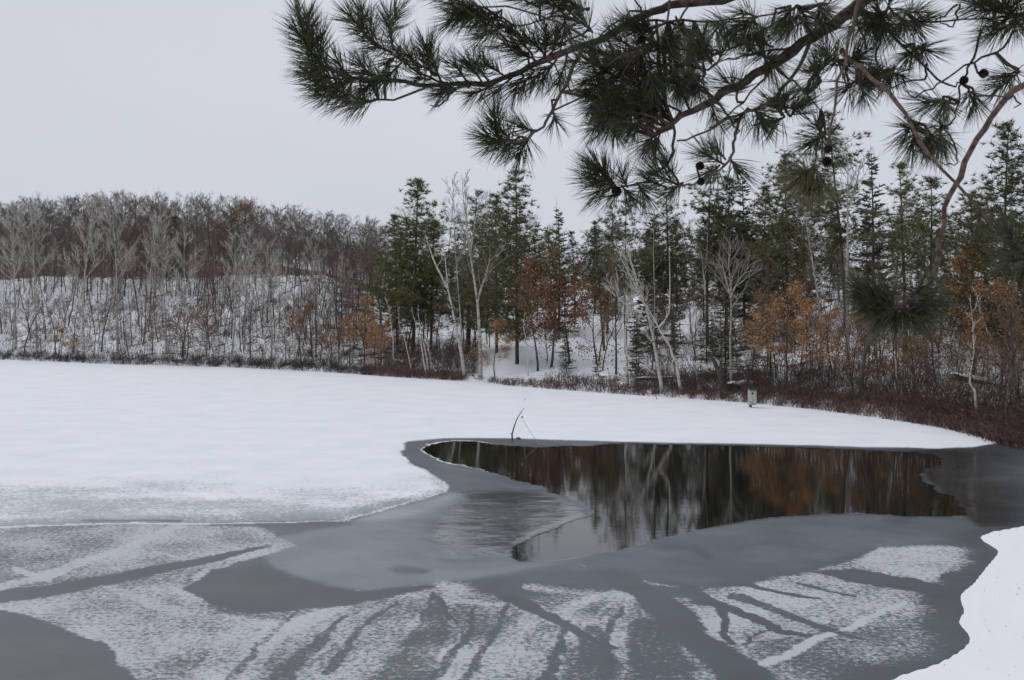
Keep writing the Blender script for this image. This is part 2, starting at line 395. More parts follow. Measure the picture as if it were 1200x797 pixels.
poly = [G(*p) for p in far_px] + [(19.5, 31), (22.5, 28), (22.5, 24.5), (19, 22.5), (14, 21.8)] + [G(*p) for p in smooth_px(near_px)] + \
       [(1.5, 9.2), (-1, 8.4), (-8, 7), (-20, 4), (-45, 2), (-90, 15), (-130, 50), (-125, 95), (-90, 112)]
poly = np.array(poly)
def sdist(X, Y, P=None):
    """signed distance, positive outside the polygon (inland)"""
    P = poly if P is None else P
    A = P; B = np.roll(P, -1, 0); D = np.full(X.shape, 1e9); ins = np.zeros(X.shape, bool)
    for (ax, ay), (bx, by) in zip(A, B):
        ex, ey = bx - ax, by - ay; t = np.clip(((X - ax) * ex + (Y - ay) * ey) / (ex * ex + ey * ey + 1e-12), 0, 1)
        D = np.minimum(D, (X - ax - t * ex) ** 2 + (Y - ay - t * ey) ** 2)
        c = ((ay > Y) != (by > Y)); 
        with np.errstate(divide='ignore', invalid='ignore'): xi = ax + (Y - ay) * ex / (ey if ey else 1e-9)
        ins ^= c & (X < xi)
    D = np.sqrt(D); return np.where(ins, -D, D)
_g = NR.rand(256, 256)
def vnoise(x, y):
    xi = np.floor(x).astype(int); yi = np.floor(y).astype(int); fx = x - xi; fy = y - yi
    fx = fx * fx * (3 - 2 * fx); fy = fy * fy * (3 - 2 * fy)
    g = lambda a, b: _g[a & 255, b & 255]
    return (g(xi, yi) * (1 - fx) + g(xi + 1, yi) * fx) * (1 - fy) + (g(xi, yi + 1) * (1 - fx) + g(xi + 1, yi + 1) * fx) * fy
def fbm(x, y, o=4):
    v = 0; a = .5
    for k in range(o): v = v + a * vnoise(x * 2 ** k + 17 * k, y * 2 ** k + 31 * k); a *= .5
    return v / (1 - .5 ** o)
def sst(a, b, x): t = np.clip((x - a) / (b - a), 0, 1); return t * t * (3 - 2 * t)
def terr(X, Y):
    X = np.asarray(X, float); Y = np.asarray(Y, float); s = sdist(X, Y)
    u = CX + F * X / np.maximum(Y, 1.0)
    Hc = np.interp(u, [-200, 380, 470, 560, 640, 720, 800, 900, 1050, 1250], [9.0, 8.6, 6.0, 4.2, 4.6, 5.0, 5.2, 6.2, 7.2, 7.5])
    sc = np.interp(u, [-200, 380, 470, 640, 800, 1000, 1250], [27, 27, 34, 34, 32, 27, 26])
    gs = np.interp(u, [-200, 300, 480, 700, 1250], [.085, .075, .03, .015, .015])
    sp = np.maximum(s, 0)
    ra = np.clip(sp / sc, 0, 1); up = Hc * (ra * .8 + .2 * ra * ra * (3 - 2 * ra)) + gs * np.clip(sp - sc, 0, 110)
    far = up + .25 * sst(0, .8, sp) + (fbm(X * .12, Y * .12) - .5) * 1.4 * sst(2, 12, sp) + (fbm(X * .6 + 9, Y * .6) - .5) * .5 * sst(.3, 3, sp)
    near = .09 * sst(0, .22, sp) + 2.3 * sst(0, 8, sp) * .8 + .35 * sst(0, 3.5, sp) + (fbm(X * .5 + 3, Y * 1.1) - .5) * .30 * sst(.3, 1.8, sp) + (fbm(X * 1.6, Y * 5, 4) - .5) * .05 * sst(0, .4, sp)
    wv = sst(20, 33, Y); z = near * (1 - wv) + far * wv
    return np.where(s < 0, np.maximum(s * .35, -1.2), z)
def zt(x, y): return float(terr(np.array([x]), np.array([y]))[0])

az = np.concatenate([np.linspace(-PI, -.62, 40)[:-1], np.linspace(-.62, .62, 520), np.linspace(.62, PI, 40)[1:]])
rr_ = np.concatenate([np.linspace(.5, 12, 40)[:-1], np.linspace(12, 34, 90)[:-1], np.linspace(34, 130, 330)[:-1], np.linspace(130, 260, 60)[:-1], np.geomspace(260, 4000, 24)])
AZ, RR = np.meshgrid(az, rr_, indexing='ij'); X, Y = np.sin(AZ) * RR, np.cos(AZ) * RR
Z = terr(X, Y); ni, nj = X.shape
V = np.stack([X, Y, Z], -1).reshape(-1, 3)
i, j = np.meshgrid(np.arange(ni - 1), np.arange(nj - 1), indexing='ij'); q = (i * nj + j).ravel()
quads = np.stack([q, q + nj, q + nj + 1, q + 1], 1)
quads = quads[:, ::-1]
me = np_mesh('terrain', V, None, quads, [M['snow']], None, True)
Sg = sdist(X, Y); U = CX + F * X / np.maximum(Y, 1)
lit = np.interp(U, [-100, 380, 450, 560, 600, 720, 800, 870, 950, 1100, 1250], [.39, .43, .50, .38, .24, .26, .36, .47, .44, .40, .39]) + .22 * sst(27, 36, Sg)
lit = np.where(Sg < 1.5, .33 + .15 * sst(.1, .5, Sg) * sst(1.5, .9, Sg), lit); lit = np.where(Y < 30, .05, lit)
a = me.attributes.new('litter', 'FLOAT', 'POINT'); a.data.foreach_set('value', lit.ravel().astype(np.float32))
tag(link('snowy_ground', me), 'snow covered ground rising from the lake shore into the wooded hills', kind='structure')

# ------------------------------------------------------------------ the lake: snow field, bare and frosted ice, open water
px = np.concatenate([np.arange(-2400, -60, 45), np.arange(-60, 1264, 2.0), np.arange(1280, 2000, 60)])
py = np.concatenate([np.arange(410, 545, .8), np.arange(545, 820, 1.0), np.arange(820, 1400, 8)])
PX, PY = np.meshgrid(px, py, indexing='ij'); Dd = CAMZ * F / (PY - HY); X = (PX - CX) * Dd / F; Y = Dd
wx = (fbm(X * .8, Y * .8) - .5); wy = (fbm(X * .8 + 50, Y * .8 + 20) - .5)
fx = (fbm(X * 5, Y * 5, 3) - .5); fy = (fbm(X * 5 + 40, Y * 5 + 9, 3) - .5)
near = F / Dd     # px per metre
QX = PX + wx * near * .35 + fx * near * .10; QY = PY + (wy * near * .35 + fy * near * .10) * (PY - HY) / F * 1.0
K = 2.6
def psd(pts, warp=True):
    P = np.array(pts, float).copy(); P[:, 1] *= K
    return -sdist(QX if warp else PX, (QY if warp else PY) * K, P)     # positive inside, in px (rows stretched)
def pm(pts, soft=6): return sst(-soft, soft, psd(pts))
def stroke(pts, w0, w1, soft=.5):
    out = np.zeros(PX.shape); n = len(pts) - 1
    for k in range(n):
        (ax, ay), (bx, by) = pts[k], pts[k + 1]; ay *= K; by *= K; ex, ey = bx - ax, by - ay
        t = np.clip(((QX - ax) * ex + (QY * K - ay) * ey) / (ex * ex + ey * ey), 0, 1)
        D = np.hypot(QX - ax - t * ex, QY * K - ay - t * ey); wd = w0 + (w1 - w0) * (k + t) / n
        out = np.maximum(out, sst(wd * (1 + soft), wd * (1 - soft), D))
    return out
WATER = [(493, 527), (500, 521), (530, 516.5), (556, 517.5), (580, 521.5), (640, 524), (690, 522.5), (720, 520), (800, 521), (900, 524), (1000, 527), (1070, 530), (1105, 538), (1098, 548), (1080, 556), (1085, 566), (1100, 574), (1128, 588), (1136, 604), (1100, 607), (1050, 604),
         (1000, 600), (960, 602), (930, 604), (880, 609), (830, 618), (780, 630), (735, 640), (700, 648), (660, 655), (605, 657), (592, 652), (600, 643), (625, 628), (662, 614), (690, 603), (697, 593), (672, 583), (640, 573), (600, 561), (560, 549), (530, 543), (505, 534)]
FIELD = [(-3000, 619), (0, 619), (90, 616), (160, 614), (215, 613), (300, 611), (410, 611), (425, 602), (470, 592), (500, 583), (527, 576), (522, 566), (500, 552), (482, 543), (472, 532), (470, 524), (480, 517), (520, 513.5), (600, 514), (700, 517), (800, 519), (900, 521),
         (1000, 523.5), (1100, 526), (1140, 524), (1170, 519), (1300, 500), (1300, 380), (-3000, 380)]
fsd = psd(FIELD); wsd = psd(WATER); wsd = wsd + (fbm(X * 1.2, Y * 3, 4) - .5) * (5 + 16 * sst(1010, 1090, PX) + 7 * sst(560, 600, PX) * sst(720, 690, PX))
field = sst(-4, 4, fsd)
cover = np.zeros(PX.shape); tone = np.full(PX.shape, .28); wet = np.full(PX.shape, .15)
# frosted ice, lower left
cover = np.maximum(cover, pm([(215, 690), (520, 690), (620, 700), (720, 690), (830, 712), (880, 760), (900, 900), (200, 900)], 10) * (.52 + .5 * (fbm(X * 1.3, Y * 1.0, 3) - .5)))
P1 = [(-3000, 620), (215, 613), (300, 616), (325, 625), (350, 640), (300, 655), (262, 664), (232, 668), (215, 684), (222, 698), (250, 706), (300, 714), (345, 712), (390, 706), (470, 692), (520, 686), (530, 720), (480, 797), (440, 1000), (-3000, 1000)]
cover = np.maximum(cover, pm(P1, 8) * (.56 + .5 * (fbm(X * .9, Y * .6, 3) - .5)))
lt = lambda pts, w0, w1, v, sf=.6: stroke(pts, w0, w1, sf) * v
for pts, w0, w1, v in [([(215, 614), (150, 640), (70, 672), (0, 690)], 9, 16, .78), ([(40, 635), (60, 642), (80, 637)], 8, 8, .6), ([(175, 645), (215, 655)], 4, 5, .7),
                       ([(130, 690), (200, 715), (330, 735)], 10, 30, .68), ([(210, 690), (270, 740), (250, 797)], 16, 40, .66), ([(390, 712), (300, 750), (250, 820)], 18, 40, .70),
                       ([(500, 690), (400, 730), (330, 790)], 9, 22, .62), ([(165, 620), (190, 632)], 4, 4, .75), ([(20, 668), (60, 680)], 8, 8, .7), ([(270, 660), (240, 668), (225, 690)], 6, 14, .66)]:
    cover = np.maximum(cover, lt(pts, w0, w1, v))
# fan of snow streaks, bottom middle
ST = [([(545, 688), (520, 715), (440, 760), (360, 830)], 14, 52, .72), ([(520, 705), (560, 708), (600, 710)], 14, 10, .80), ([(525, 690), (545, 692)], 20, 18, .72),
      ([(625, 728), (600, 750), (575, 797), (560, 850)], 26, 50, .74), ([(655, 705), (640, 720), (610, 770)], 16, 30, .60), ([(690, 700), (665, 720), (650, 730)], 20, 22, .80), ([(630, 688), (660, 694), (700, 698)], 12, 20, .70),
      ([(728, 702), (700, 730), (675, 765), (672, 800)], 5, 9, .66), ([(750, 720), (728, 762), (735, 797), (740, 830)], 8, 10, .55), ([(765, 700), (790, 706), (800, 703)], 7, 14, .68),
      ([(680, 662), (720, 670), (770, 684), (830, 688)], 3, 3, .62), ([(800, 738), (830, 765), (860, 790), (880, 830)], 34, 26, .62),
      ([(845, 738), (900, 760), (960, 790), (1010, 830)], 18, 44, .35)]
for pts, w0, w1, v in ST: cover = np.maximum(cover, lt(pts, w0, w1, v * .9, .95))
# right-hand frosted plate
P2 = [(812, 722), (835, 706), (830, 690), (880, 686), (910, 676), (935, 674), (1000, 655), (1035, 642), (1100, 640), (1140, 641), (1158, 648), (1128, 668), (1104, 676), (1108, 690), (1090, 700), (1110, 715), (1125, 735), (1122, 755), (1090, 778), (1040, 800), (985, 840), (900, 830), (880, 800), (850, 765)]
v2 = .58 + .08 * sst(760, 700, PY) - .12 * sst(60, 0, psd([(900, 760), (1040, 690), (1300, 690), (1300, 900), (900, 900)]) * -1)
cover = np.maximum(cover, pm(P2, 7) * (v2 + .4 * (fbm(X * 1.1, Y * .8, 3) - .5)))
P3 = [(985, 664), (1035, 642), (1100, 640), (1140, 641), (1155, 648), (1128, 668), (1104, 674), (1100, 688), (1060, 678)]
cover = np.maximum(cover, pm(P3, 9) * .66)
cover = np.maximum(cover, pm([(835, 706), (880, 690), (935, 700), (990, 720), (965, 745), (905, 755), (850, 730)], 14) * .66)
thick = np.zeros(PX.shape); cover = np.maximum(cover, lt([(1060, 706), (1010, 727), (960, 752), (930, 765), (890, 778)], 5, 10, .93, .8))
# clean dark leads and cracks through the frost
def dark(pts, w0, w1, v=1, t=.19, sf=.25):
    global cover, tone
    k = stroke(pts, w0, w1, sf) * v; cover = cover * (1 - k); tone = tone * (1 - k) + t * k
dark([(-200, 712), (0, 701), (60, 693), (130, 680), (190, 667), (240, 656), (285, 645), (312, 640)], 22, 3)
k = pm([(-600, 700), (0, 716), (35, 722), (80, 738), (125, 752), (140, 775), (160, 800), (180, 1000), (-600, 1000)], 5); cover *= 1 - k; tone = tone * (1 - k) + .20 * k
k = pm([(213, 690), (222, 684), (240, 676), (245, 668), (290, 666), (320, 655), (350, 645), (320, 665), (360, 680), (420, 692), (520, 688), (520, 690), (450, 702), (390, 708), (330, 716), (290, 716), (240, 704)], 4); cover *= 1 - k; tone = tone * (1 - k) + .19 * k
for p_, a_, b_, v_ in [([(515, 697), (525, 708), (530, 725)], 2.5, 3, .9), ([(600, 700), (640, 722), (690, 748), (720, 760)], 13, 3, 1), ([(520, 700), (505, 735), (470, 797)], 5, 34, .42),
                 ([(700, 660), (760, 695), (800, 735), (850, 775), (900, 820)], 16, 30, .95), ([(815, 690), (830, 705), (880, 725), (925, 742), (958, 748)], 13, 3, .95), ([(835, 682), (880, 688), (910, 697), (955, 702)], 6, 3, .95),
                 ([(842, 712), (855, 735), (862, 755)], 5, 4, .9), ([(865, 700), (920, 722), (980, 740), (1010, 750)], 8, 3, .6), ([(700, 740), (690, 797)], 12, 34, .5), ([(760, 735), (775, 797)], 22, 40, .6),
                 ([(920, 735), (900, 745), (872, 757)], 2, 2, .6), ([(930, 684), (970, 694), (1000, 700)], 4, 3, .6), ([(400, 722), (365, 755), (320, 800)], 2, 16, .5), ([(1108, 676), (1150, 680)], 12, 18, .9), ([(560, 712), (548, 740), (505, 797), (490, 830)], 2, 10, .6), ([(600, 708), (575, 745), (548, 797)], 2, 7, .5), ([(668, 730), (655, 760), (640, 810)], 3, 9, .6), ([(735, 712), (715, 745), (702, 800)], 2, 8, .6), ([(470, 706), (420, 735), (380, 790)], 2, 8, .5), ([(800, 728), (835, 770), (850, 810)], 3, 8, .5), ([(345, 716), (290, 760), (262, 810)], 2, 7, .35)]:
    dark(p_, a_, b_, v_, .23)
k = pm([(955, 670), (1000, 667), (1060, 678), (1110, 692), (1085, 697), (1030, 688), (985, 680)], 3); cover *= 1 - k; tone = tone * (1 - k) + .21 * k
# milky smooth ice round the water
k = pm([(300, 636), (420, 613), (530, 580), (560, 560), (640, 580), (700, 600), (700, 655), (610, 668), (520, 686), (430, 692), (360, 680), (320, 665)], 9); tone = tone * (1 - k) + .45 * k; wet = wet * (1 - k) + .30 * k
k = pm([(470, 528), (482, 540), (505, 552), (530, 575), (600, 590), (640, 590), (560, 552), (500, 530)], 5); tone = tone * (1 - k) + .33 * k; wet = wet * (1 - k) + .4 * k
k = pm([(415, 612), (440, 600), (530, 578), (545, 583), (500, 600), (460, 610)], 10); tone = tone * (1 - k) + .62 * k
k = pm([(545, 575), (640, 574), (700, 600), (640, 630), (590, 652), (520, 655), (500, 630)], 18); wv = k * sst(.50, .62, fbm(X * .9, Y * 2.4, 4)); tone = tone * (1 - .5 * wv) + .08 * .5 * wv; wet = np.maximum(wet, .97 * k); tone = tone * (1 - .4 * k) + .22 * .4 * k
k = pm([(700, 648), (830, 618), (960, 602), (1100, 608), (1180, 616), (1130, 632), (1000, 650), (900, 680), (830, 684), (720, 668), (620, 668)], 12); tone = tone * (1 - k) + (.33 + .10 * (fbm(X * .3, Y * .3) - .4)) * k
k = pm([(1060, 528), (1140, 526), (1175, 519), (1300, 515), (1300, 618), (1150, 618), (1130, 600), (1085, 560)], 8); tone = tone * (1 - k) + (.02 + .30 * sst(-6, -110, wsd)) * k; wet = wet * (1 - k) + (.98 - .75 * sst(-10, -120, wsd)) * k
for p_, a_, b_ in [([(780, 640), (815, 642), (830, 652)], 10, 8), ([(470, 668), (490, 670)], 12, 10), ([(1080, 595), (1050, 610)], 6, 14)]:
    k = stroke(p_, a_, b_, .7) * .6; tone = tone * (1 - k) + .12 * k
# slush and thin snow along the near side of the snow field, then dry snow
fade = sst(530, 604, PY + 8 * (fbm(X * .3, Y * .5) - .5)) * sst(760, 500, PX) ; near_e = sst(26, 2, fsd) * sst(540, 575, PY)
fc = 1 - .50 * fade - .22 * near_e + .30 * fade * (fbm(X * .5, Y * .9, 3) - .5) * 2
thick = .60 + .40 * field; cover = cover * (1 - field) + fc * field; tone = tone * (1 - field) + (.74 - .12 * near_e) * field; wet *= 1 - field
thick = np.maximum(thick, stroke([(400, 611), (440, 600), (525, 576), (520, 566), (500, 552), (478, 540)], 12, 8, .7)); k = stroke([(400, 611), (440, 600), (525, 576), (520, 566), (500, 552), (478, 540)], 4, 3, .9) * .9; cover = np.maximum(cover, k * .62)
k = stroke([(-300, 620), (0, 619.5), (90, 616.5), (160, 614.5), (215, 613.5), (300, 612), (395, 612)], 2.6, 1.6, .4); cover = np.maximum(cover, k * .95)
k = stroke([(100, 613), (160, 611.5), (215, 611)], 2.0, 2, .5) * .8; cover *= 1 - k; tone = tone * (1 - k) + .3 * k
# bright broken lip along the left edge of the hole
lip = .8 * sst(2.4, .9, np.abs(wsd + 1.2)) * sst(565, 540, PY) * sst(620, 560, PX); thick = np.maximum(thick, lip); cover = np.maximum(cover, .9 * lip)
lip = sst(9, 0, np.abs(wsd)) * sst(560, 640, PX) * (1 - field); tone = tone * (1 - .5 * lip) + .07 * lip; wet = np.maximum(wet, .8 * lip)
# wet grey rim along the near bank
sl_ = sdist(X, Y); k = sst(-.75, -.1, sl_ + .5 * wx) * sst(34, 28, Y); cover *= 1 - .9 * k; tone = tone * (1 - k) + .2 * k

Z = .005 + .035 * sst(-2, 16, fsd) + .012 * (fbm(X * 1.5, Y * 1.5) - .5) * field - .006 * sst(-14, 0, wsd) * (1 - field)
V = np.stack([X, Y, Z], -1).reshape(-1, 3); ni, nj = X.shape
i, j = np.meshgrid(np.arange(ni - 1), np.arange(nj - 1), indexing='ij')
def avg(A): return (A[:-1, :-1] + A[1:, :-1] + A[:-1, 1:] + A[1:, 1:]) / 4
q = (i * nj + j); quads = np.stack([q, q + 1, q + nj + 1, q + nj], -1)[:, :, ::-1]
sc_ = avg(sl_); fm = avg(fsd) > 0; wm = avg(wsd) > 0
for nm, sel, lab in (('snow_field', fm & (sc_ < .6), 'broad sheet of undisturbed snow lying on the frozen lake'), ('lake_ice', ~fm & ~wm & (sc_ < .25), 'grey lake ice with frost, cracks and streaks of blown snow')):
    qq = quads[sel]; used, inv = np.unique(qq, return_inverse=True)
    me = np_mesh(nm, V[used], None, inv.reshape(-1, 4)[:, ::-1], [M['ice']], None, True)
    for an, A in (('cover', cover), ('tone', tone), ('wet', wet), ('thick', thick)):
        a = me.attributes.new(an, 'FLOAT', 'POINT'); a.data.foreach_set('value', A.ravel()[used].astype(np.float32))
    tag(link(nm, me), lab, kind='structure')
WV = [(-22, 6, -.006), (24, 6, -.006), (24, 46, -.006), (-22, 46, -.006)]
wx0 = np.array(WV, float); me = np_mesh('open_water', wx0, None, np.array([[0, 1, 2, 3]]), [M['water']])
tag(link('open_water', me), 'dark open water in the hole in the ice, mirroring the trees', kind='structure')

# ------------------------------------------------------------------ placing
SH = {}
def shore_d(u):
    """distance (along the ray of photo column u) of the far shore"""
    k = round(u)
    if k not in SH:
        ys = np.linspace(28, 140, 600); s = sdist((u - CX) / F * ys, ys); ok = np.where(s < 0)[0]
        SH[k] = float(ys[ok[-1]]) if len(ok) else 33.
    return SH[k]
def spot(u, off):
    d = shore_d(u) + off; x = (u - CX) / F * d; return Vector((x, d, zt(x, d)))
def hgt(u, off, top):
    p = spot(u, off); return (CAMZ + (HY - top) * p.y / F) - p.z
def thing(name, parts, loc, label, cat, group=None, scale=1, rot=None, rng=R):
    e = bpy.data.objects.new(name, None); C.objects.link(e); e.location = loc; e.empty_display_size = .3
    e.scale = (scale,) * 3; e.rotation_euler = (0, 0, 0) if rot == 0 else (R.gauss(0, .04), R.gauss(0, .04), rng.uniform(0, 6.28) if rot is None else rot)
    tag(e, label, cat, group)
    for k, me in parts.items(): link(k, me, e)
    return e
def rs(n): return random.Random(n)
ABARK = dict(bark='pale_bark', twig='pale_twig')
P_aspen = [bare(rs(20 + k), H=14, r0=.13, spread=.33, start=.42, nb=20, ang=.72, up=.07, wob=.035, dens=9, twr=.015, **ABARK) for k in range(7)]
P_bare = [bare(rs(40 + k), H=11, r0=.08, spread=.25, start=.4, nb=14, ang=.9, up=.06, wob=.10, dens=6, twr=.012) for k in range(5)]
P_far = [bare(rs(60 + k), H=12, r0=.08, spread=.40, start=.12, nb=32, ang=1.0, up=.045, wob=.06, dens=9, twr=.013) for k in range(5)]
P_red = [bare(rs(80 + k), H=8, r0=.055, spread=.38, start=.15, nb=20, ang=.8, up=.07, wob=.06, dens=7, twr=.009, twig='red_twig') for k in range(4)]
P_pine = [pine(rs(100), H=14, start=.22, wid=.25, nw=17), pine(rs(101), H=14, start=.18, wid=.23, gap=.2, nw=18), pine(rs(102), H=15, start=.42, wid=.21, gap=.35), pine(rs(103), H=12, start=.15, wid=.27, nw=17)]
P_olive = [pine(rs(110), H=13, start=.22, wid=.24, foliage='olive', gap=.2, nw=17), pine(rs(111), H=13, start=.15, wid=.25, foliage='olive', gap=.12, nw=18)]
P_big = [pine(rs(115), H=15, start=.14, wid=.27, nw=20, gap=.12, cl=.46), pine(rs(116), H=14, start=.1, wid=.30, nw=18, gap=.08, cl=.5)]
P_fir = [fir(rs(120)), fir(rs(121), wid=.2), fir(rs(122), wid=.24, nw=20)]
P_oak = [oak(rs(130 + k)) for k in range(3)]
P_copper = [oak(rs(136 + k), leaf='copper_leaf', lv=(4, .07, 2)) for k in range(2)]
P_brown = [oak(rs(140 + k), H=4.5, leaf='brown_leaf', lv=(2, .06, 2), nb=13, r0=.05, dens=5, spread=.42) for k in range(3)]
P_sap = [bare(rs(150 + k), H=5, r0=.035, spread=.3, start=.2, nb=11, ang=.8, up=.1, dens=5, twr=.009, lvl=0) for k in range(4)]

# hero trees copied from a kind: (builder list, index, native height, column, metres behind the shore, top row, name, category, label)
HERO = [
 (P_aspen, 0, 14, 18, 4, 243, 'aspen_tree', 'tree', 'pale bare aspen with thin upright crown at the far left edge'),
 (P_aspen, 1, 14, 44, 5, 240, 'aspen_tree', 'tree', 'pale bare aspen with wide vase shaped crown, second from the left end of the shore'),
 (P_aspen, 2, 14, 98, 2, 237, 'aspen_tree', 'tree', 'tall straight pale aspen with the broadest fan crown on the left slope'),
 (P_aspen, 3, 14, 138, 5, 240, 'aspen_tree', 'tree', 'pale aspen with upright crown just beyond the broad fan crowned one'),
 (P_aspen, 4, 14, 170, 22, 240, 'aspen_tree', 'tree', 'slender pale aspen standing at the crest of the left slope'),
 (P_aspen, 5, 14, 195, 3, 268, 'aspen_tree', 'tree', 'pale aspen with bushy low crown in front of the dark far conifer'),
 (P_aspen, 1, 14, 216, 4, 277, 'aspen_tree', 'tree', 'shorter pale aspen next to the dark far conifer on its near side'),
 (P_aspen, 2, 14, 272, 4, 280, 'aspen_tree', 'tree', 'thin pale aspen, front one of the close pair on the left slope'),
 (P_aspen, 6, 14, 286, 6, 276, 'aspen_tree', 'tree', 'thin pale aspen, rear one of the close pair on the left slope'),
 (P_aspen, 5, 14, 318, 3, 284, 'aspen_tree', 'tree', 'pale aspen above the crooked leaning trunks on the left shore'),
 (P_aspen, 4, 14, 371, 10, 282, 'aspen_tree', 'tree', 'pale wide crowned aspen rising behind rusty oak leaves'),
 (P_aspen, 2, 14, 408, 14, 305, 'aspen_tree', 'tree', 'short pale aspen just beyond the big rusty oak left of the olive pine'),
 (P_olive, 0, 13, 484, 12, 214, 'pine_tree', 'tree', 'tall olive green pine with open tufted top where the left hill ends'),
 (P_olive, 1, 13, 466, 14, 255, 'pine_tree', 'tree', 'shorter olive pine tucked against the tall open topped one'),
 (P_olive, 1, 13, 505, 16, 262, 'pine_tree', 'tree', 'dense olive pine behind the forked white birch'),
 (P_pine, 1, 14, 547, 15, 228, 'pine_tree', 'tree', 'narrow dark pine seen through the tall grey aspen'),
 (P_big, 0, 15, 606, 10, 205, 'pine_tree', 'tree', 'tallest dark green pine standing alone against the sky near the path'),
 (P_big, 0, 15, 582, 14, 232, 'pine_tree', 'tree', 'dark pine close behind the tallest pine on its left flank'),
 (P_fir, 1, 9, 655, 26, 245, 'spruce_tree', 'tree', 'thin sharp topped spruce behind the wide rusty oak'),
 (P_pine, 2, 15, 734, 15, 238, 'pine_tree', 'tree', 'dark pine with ragged top behind the leaning birches'),
 (P_pine, 2, 15, 708, 20, 262, 'pine_tree', 'tree', 'dull green pine left of the ragged topped pine behind the birches'),
 (P_fir, 0, 9, 765, 18, 248, 'spruce_tree', 'tree', 'pointed grey green spruce behind the leaning birches'),
 (P_pine, 1, 14, 790, 20, 232, 'pine_tree', 'tree', 'pine showing between the leaning birches and the far white birch'),
 (P_pine, 2, 15, 829, 16, 196, 'pine_tree', 'tree', 'tall pine directly under the lowest pine cones of the overhanging bough'),
 (P_olive, 0, 13, 851, 19, 212, 'pine_tree', 'tree', 'olive pine right of the tall one under the hanging cones'),
 (P_fir, 1, 9, 872, 20, 206, 'spruce_tree', 'tree', 'narrow tall spruce among the dense middle conifers'),
 (P_olive, 1, 13, 894, 20, 222, 'pine_tree', 'tree', 'olive pine left of the long hanging needle tuft'),
 (P_big, 1, 14, 925, 18, 182, 'pine_tree', 'tree', 'broad dark pine behind the long hanging needle tuft'),
 (P_pine, 2, 15, 992, 17, 136, 'pine_tree', 'tree', 'tall high topped pine rising above its neighbours beside the pale aspen trunk'),
 (P_fir, 1, 9, 1024, 18, 180, 'spruce_tree', 'tree', 'slim pale spruce just right of the high topped pine'),
 (P_pine, 0, 14, 1062, 13, 196, 'pine_tree', 'tree', 'dark pine behind the small white birch on the upper slope'),
 (P_pine, 3, 12, 1088, 15, 212, 'pine_tree', 'tree', 'dark pine behind the hanging curved twig'),
 (P_big, 0, 15, 1176, 10, 150, 'pine_tree', 'tree', 'big dark pine at the right edge with clumpy open top'),
 (P_big, 1, 14, 1142, 14, 232, 'pine_tree', 'tree', 'dense dark pine merging with the big pine at the right edge'),
 (P_big, 1, 14, 1213, 12, 208, 'pine_tree', 'tree', 'dark pine cut off by the right edge of the view'),
 (P_fir, 2, 9, 850, 4.5, 322, 'fir_tree', 'tree', 'young dark fir near the shore beside the nest box'),
 (P_fir, 0, 9, 664, 6, 382, 'fir_sapling', 'young tree', 'small green fir sapling on the open snow beside the path'),
 (P_fir, 2, 9, 702, 4, 404, 'fir_sapling', 'young tree', 'tiny dark fir sapling just left of the leaning birches'),
 (P_fir, 0, 9, 745, 6, 378, 'fir_tree', 'tree', 'young fir half hidden behind the leaning birch trunks'),
 (P_fir, 2, 9, 828, 9, 345, 'fir_tree', 'tree', 'young dark fir behind the one near the nest box'),
 (P_olive, 1, 13, 211, 33, 256, 'conifer', 'tree', 'lone dark olive conifer on the left hill among bare woods'),
 (P_fir, 2, 9, 413, 26, 282, 'conifer', 'tree', 'small blue green conifer on the hill left of the olive pines'),
 (P_oak, 0, 6, 271, 62, 232, 'oak_tree', 'tree', 'rusty crowned oak on the left skyline'),
 (P_oak, 1, 6, 426, 4, 352, 'oak_tree', 'tree', 'large rusty leaved oak at the shore left of the olive pines'),
 (P_oak, 2, 6, 402, 8, 372, 'oak_tree', 'tree', 'rusty oak adjoining the large shoreline oak on its left'),
 (P_oak, 0, 6, 452, 9, 372, 'oak_tree', 'tree', 'rusty oak under the olive pines'),
 (P_copper, 0, 6, 645, 9, 290, 'oak_tree', 'tree', 'wide spreading copper leaved oak beside the tallest dark pine'),
 (P_copper, 1, 6, 630, 7, 322, 'oak_tree', 'tree', 'low copper oak under the spreading one'),
 (P_oak, 2, 6, 580, 1.5, 376, 'oak_tree', 'young tree', 'small orange leaved oak beside the foot of the grey aspen'),
 (P_oak, 0, 6, 922, 4, 330, 'oak_tree', 'tree', 'bright orange leaved oak, the brightest on the right slope'),
 (P_oak, 2, 6, 948, 5, 352, 'oak_tree', 'tree', 'orange oak right beside the brightest one'),
 (P_oak, 1, 6, 902, 6, 348, 'oak_tree', 'tree', 'orange oak left beside the brightest one'),
 (P_oak, 2, 6, 1000, 4, 368, 'oak_tree', 'tree', 'dull orange oak left of the thick leaning trunk'),
 (P_oak, 1, 6, 1052, 5, 384, 'oak_tree', 'tree', 'orange oak under the big hanging needle clump'),
 (P_oak, 2, 6, 1140, 9, 296, 'oak_tree', 'tree', 'rust brown oak high on the slope beneath the right dark pines'),
 (P_brown, 0, 4.5, 1118, 3, 388, 'oak_tree', 'young tree', 'low flat crowned brown oak right of the big hanging needle clump'),
 (P_brown, 1, 4.5, 1190, 4, 335, 'oak_tree', 'tree', 'brown leaved oak at the right edge of the slope'),
 (P_oak, 2, 6, 72, 3, 384, 'oak_sapling', 'young tree', 'small orange leaved oak sapling left of the broad fan crowned aspen'),
 (P_oak, 1, 6, 86, 1.5, 392, 'oak_sapling', 'young tree', 'low orange oak sapling at the foot of the broad fan crowned aspen'),
]
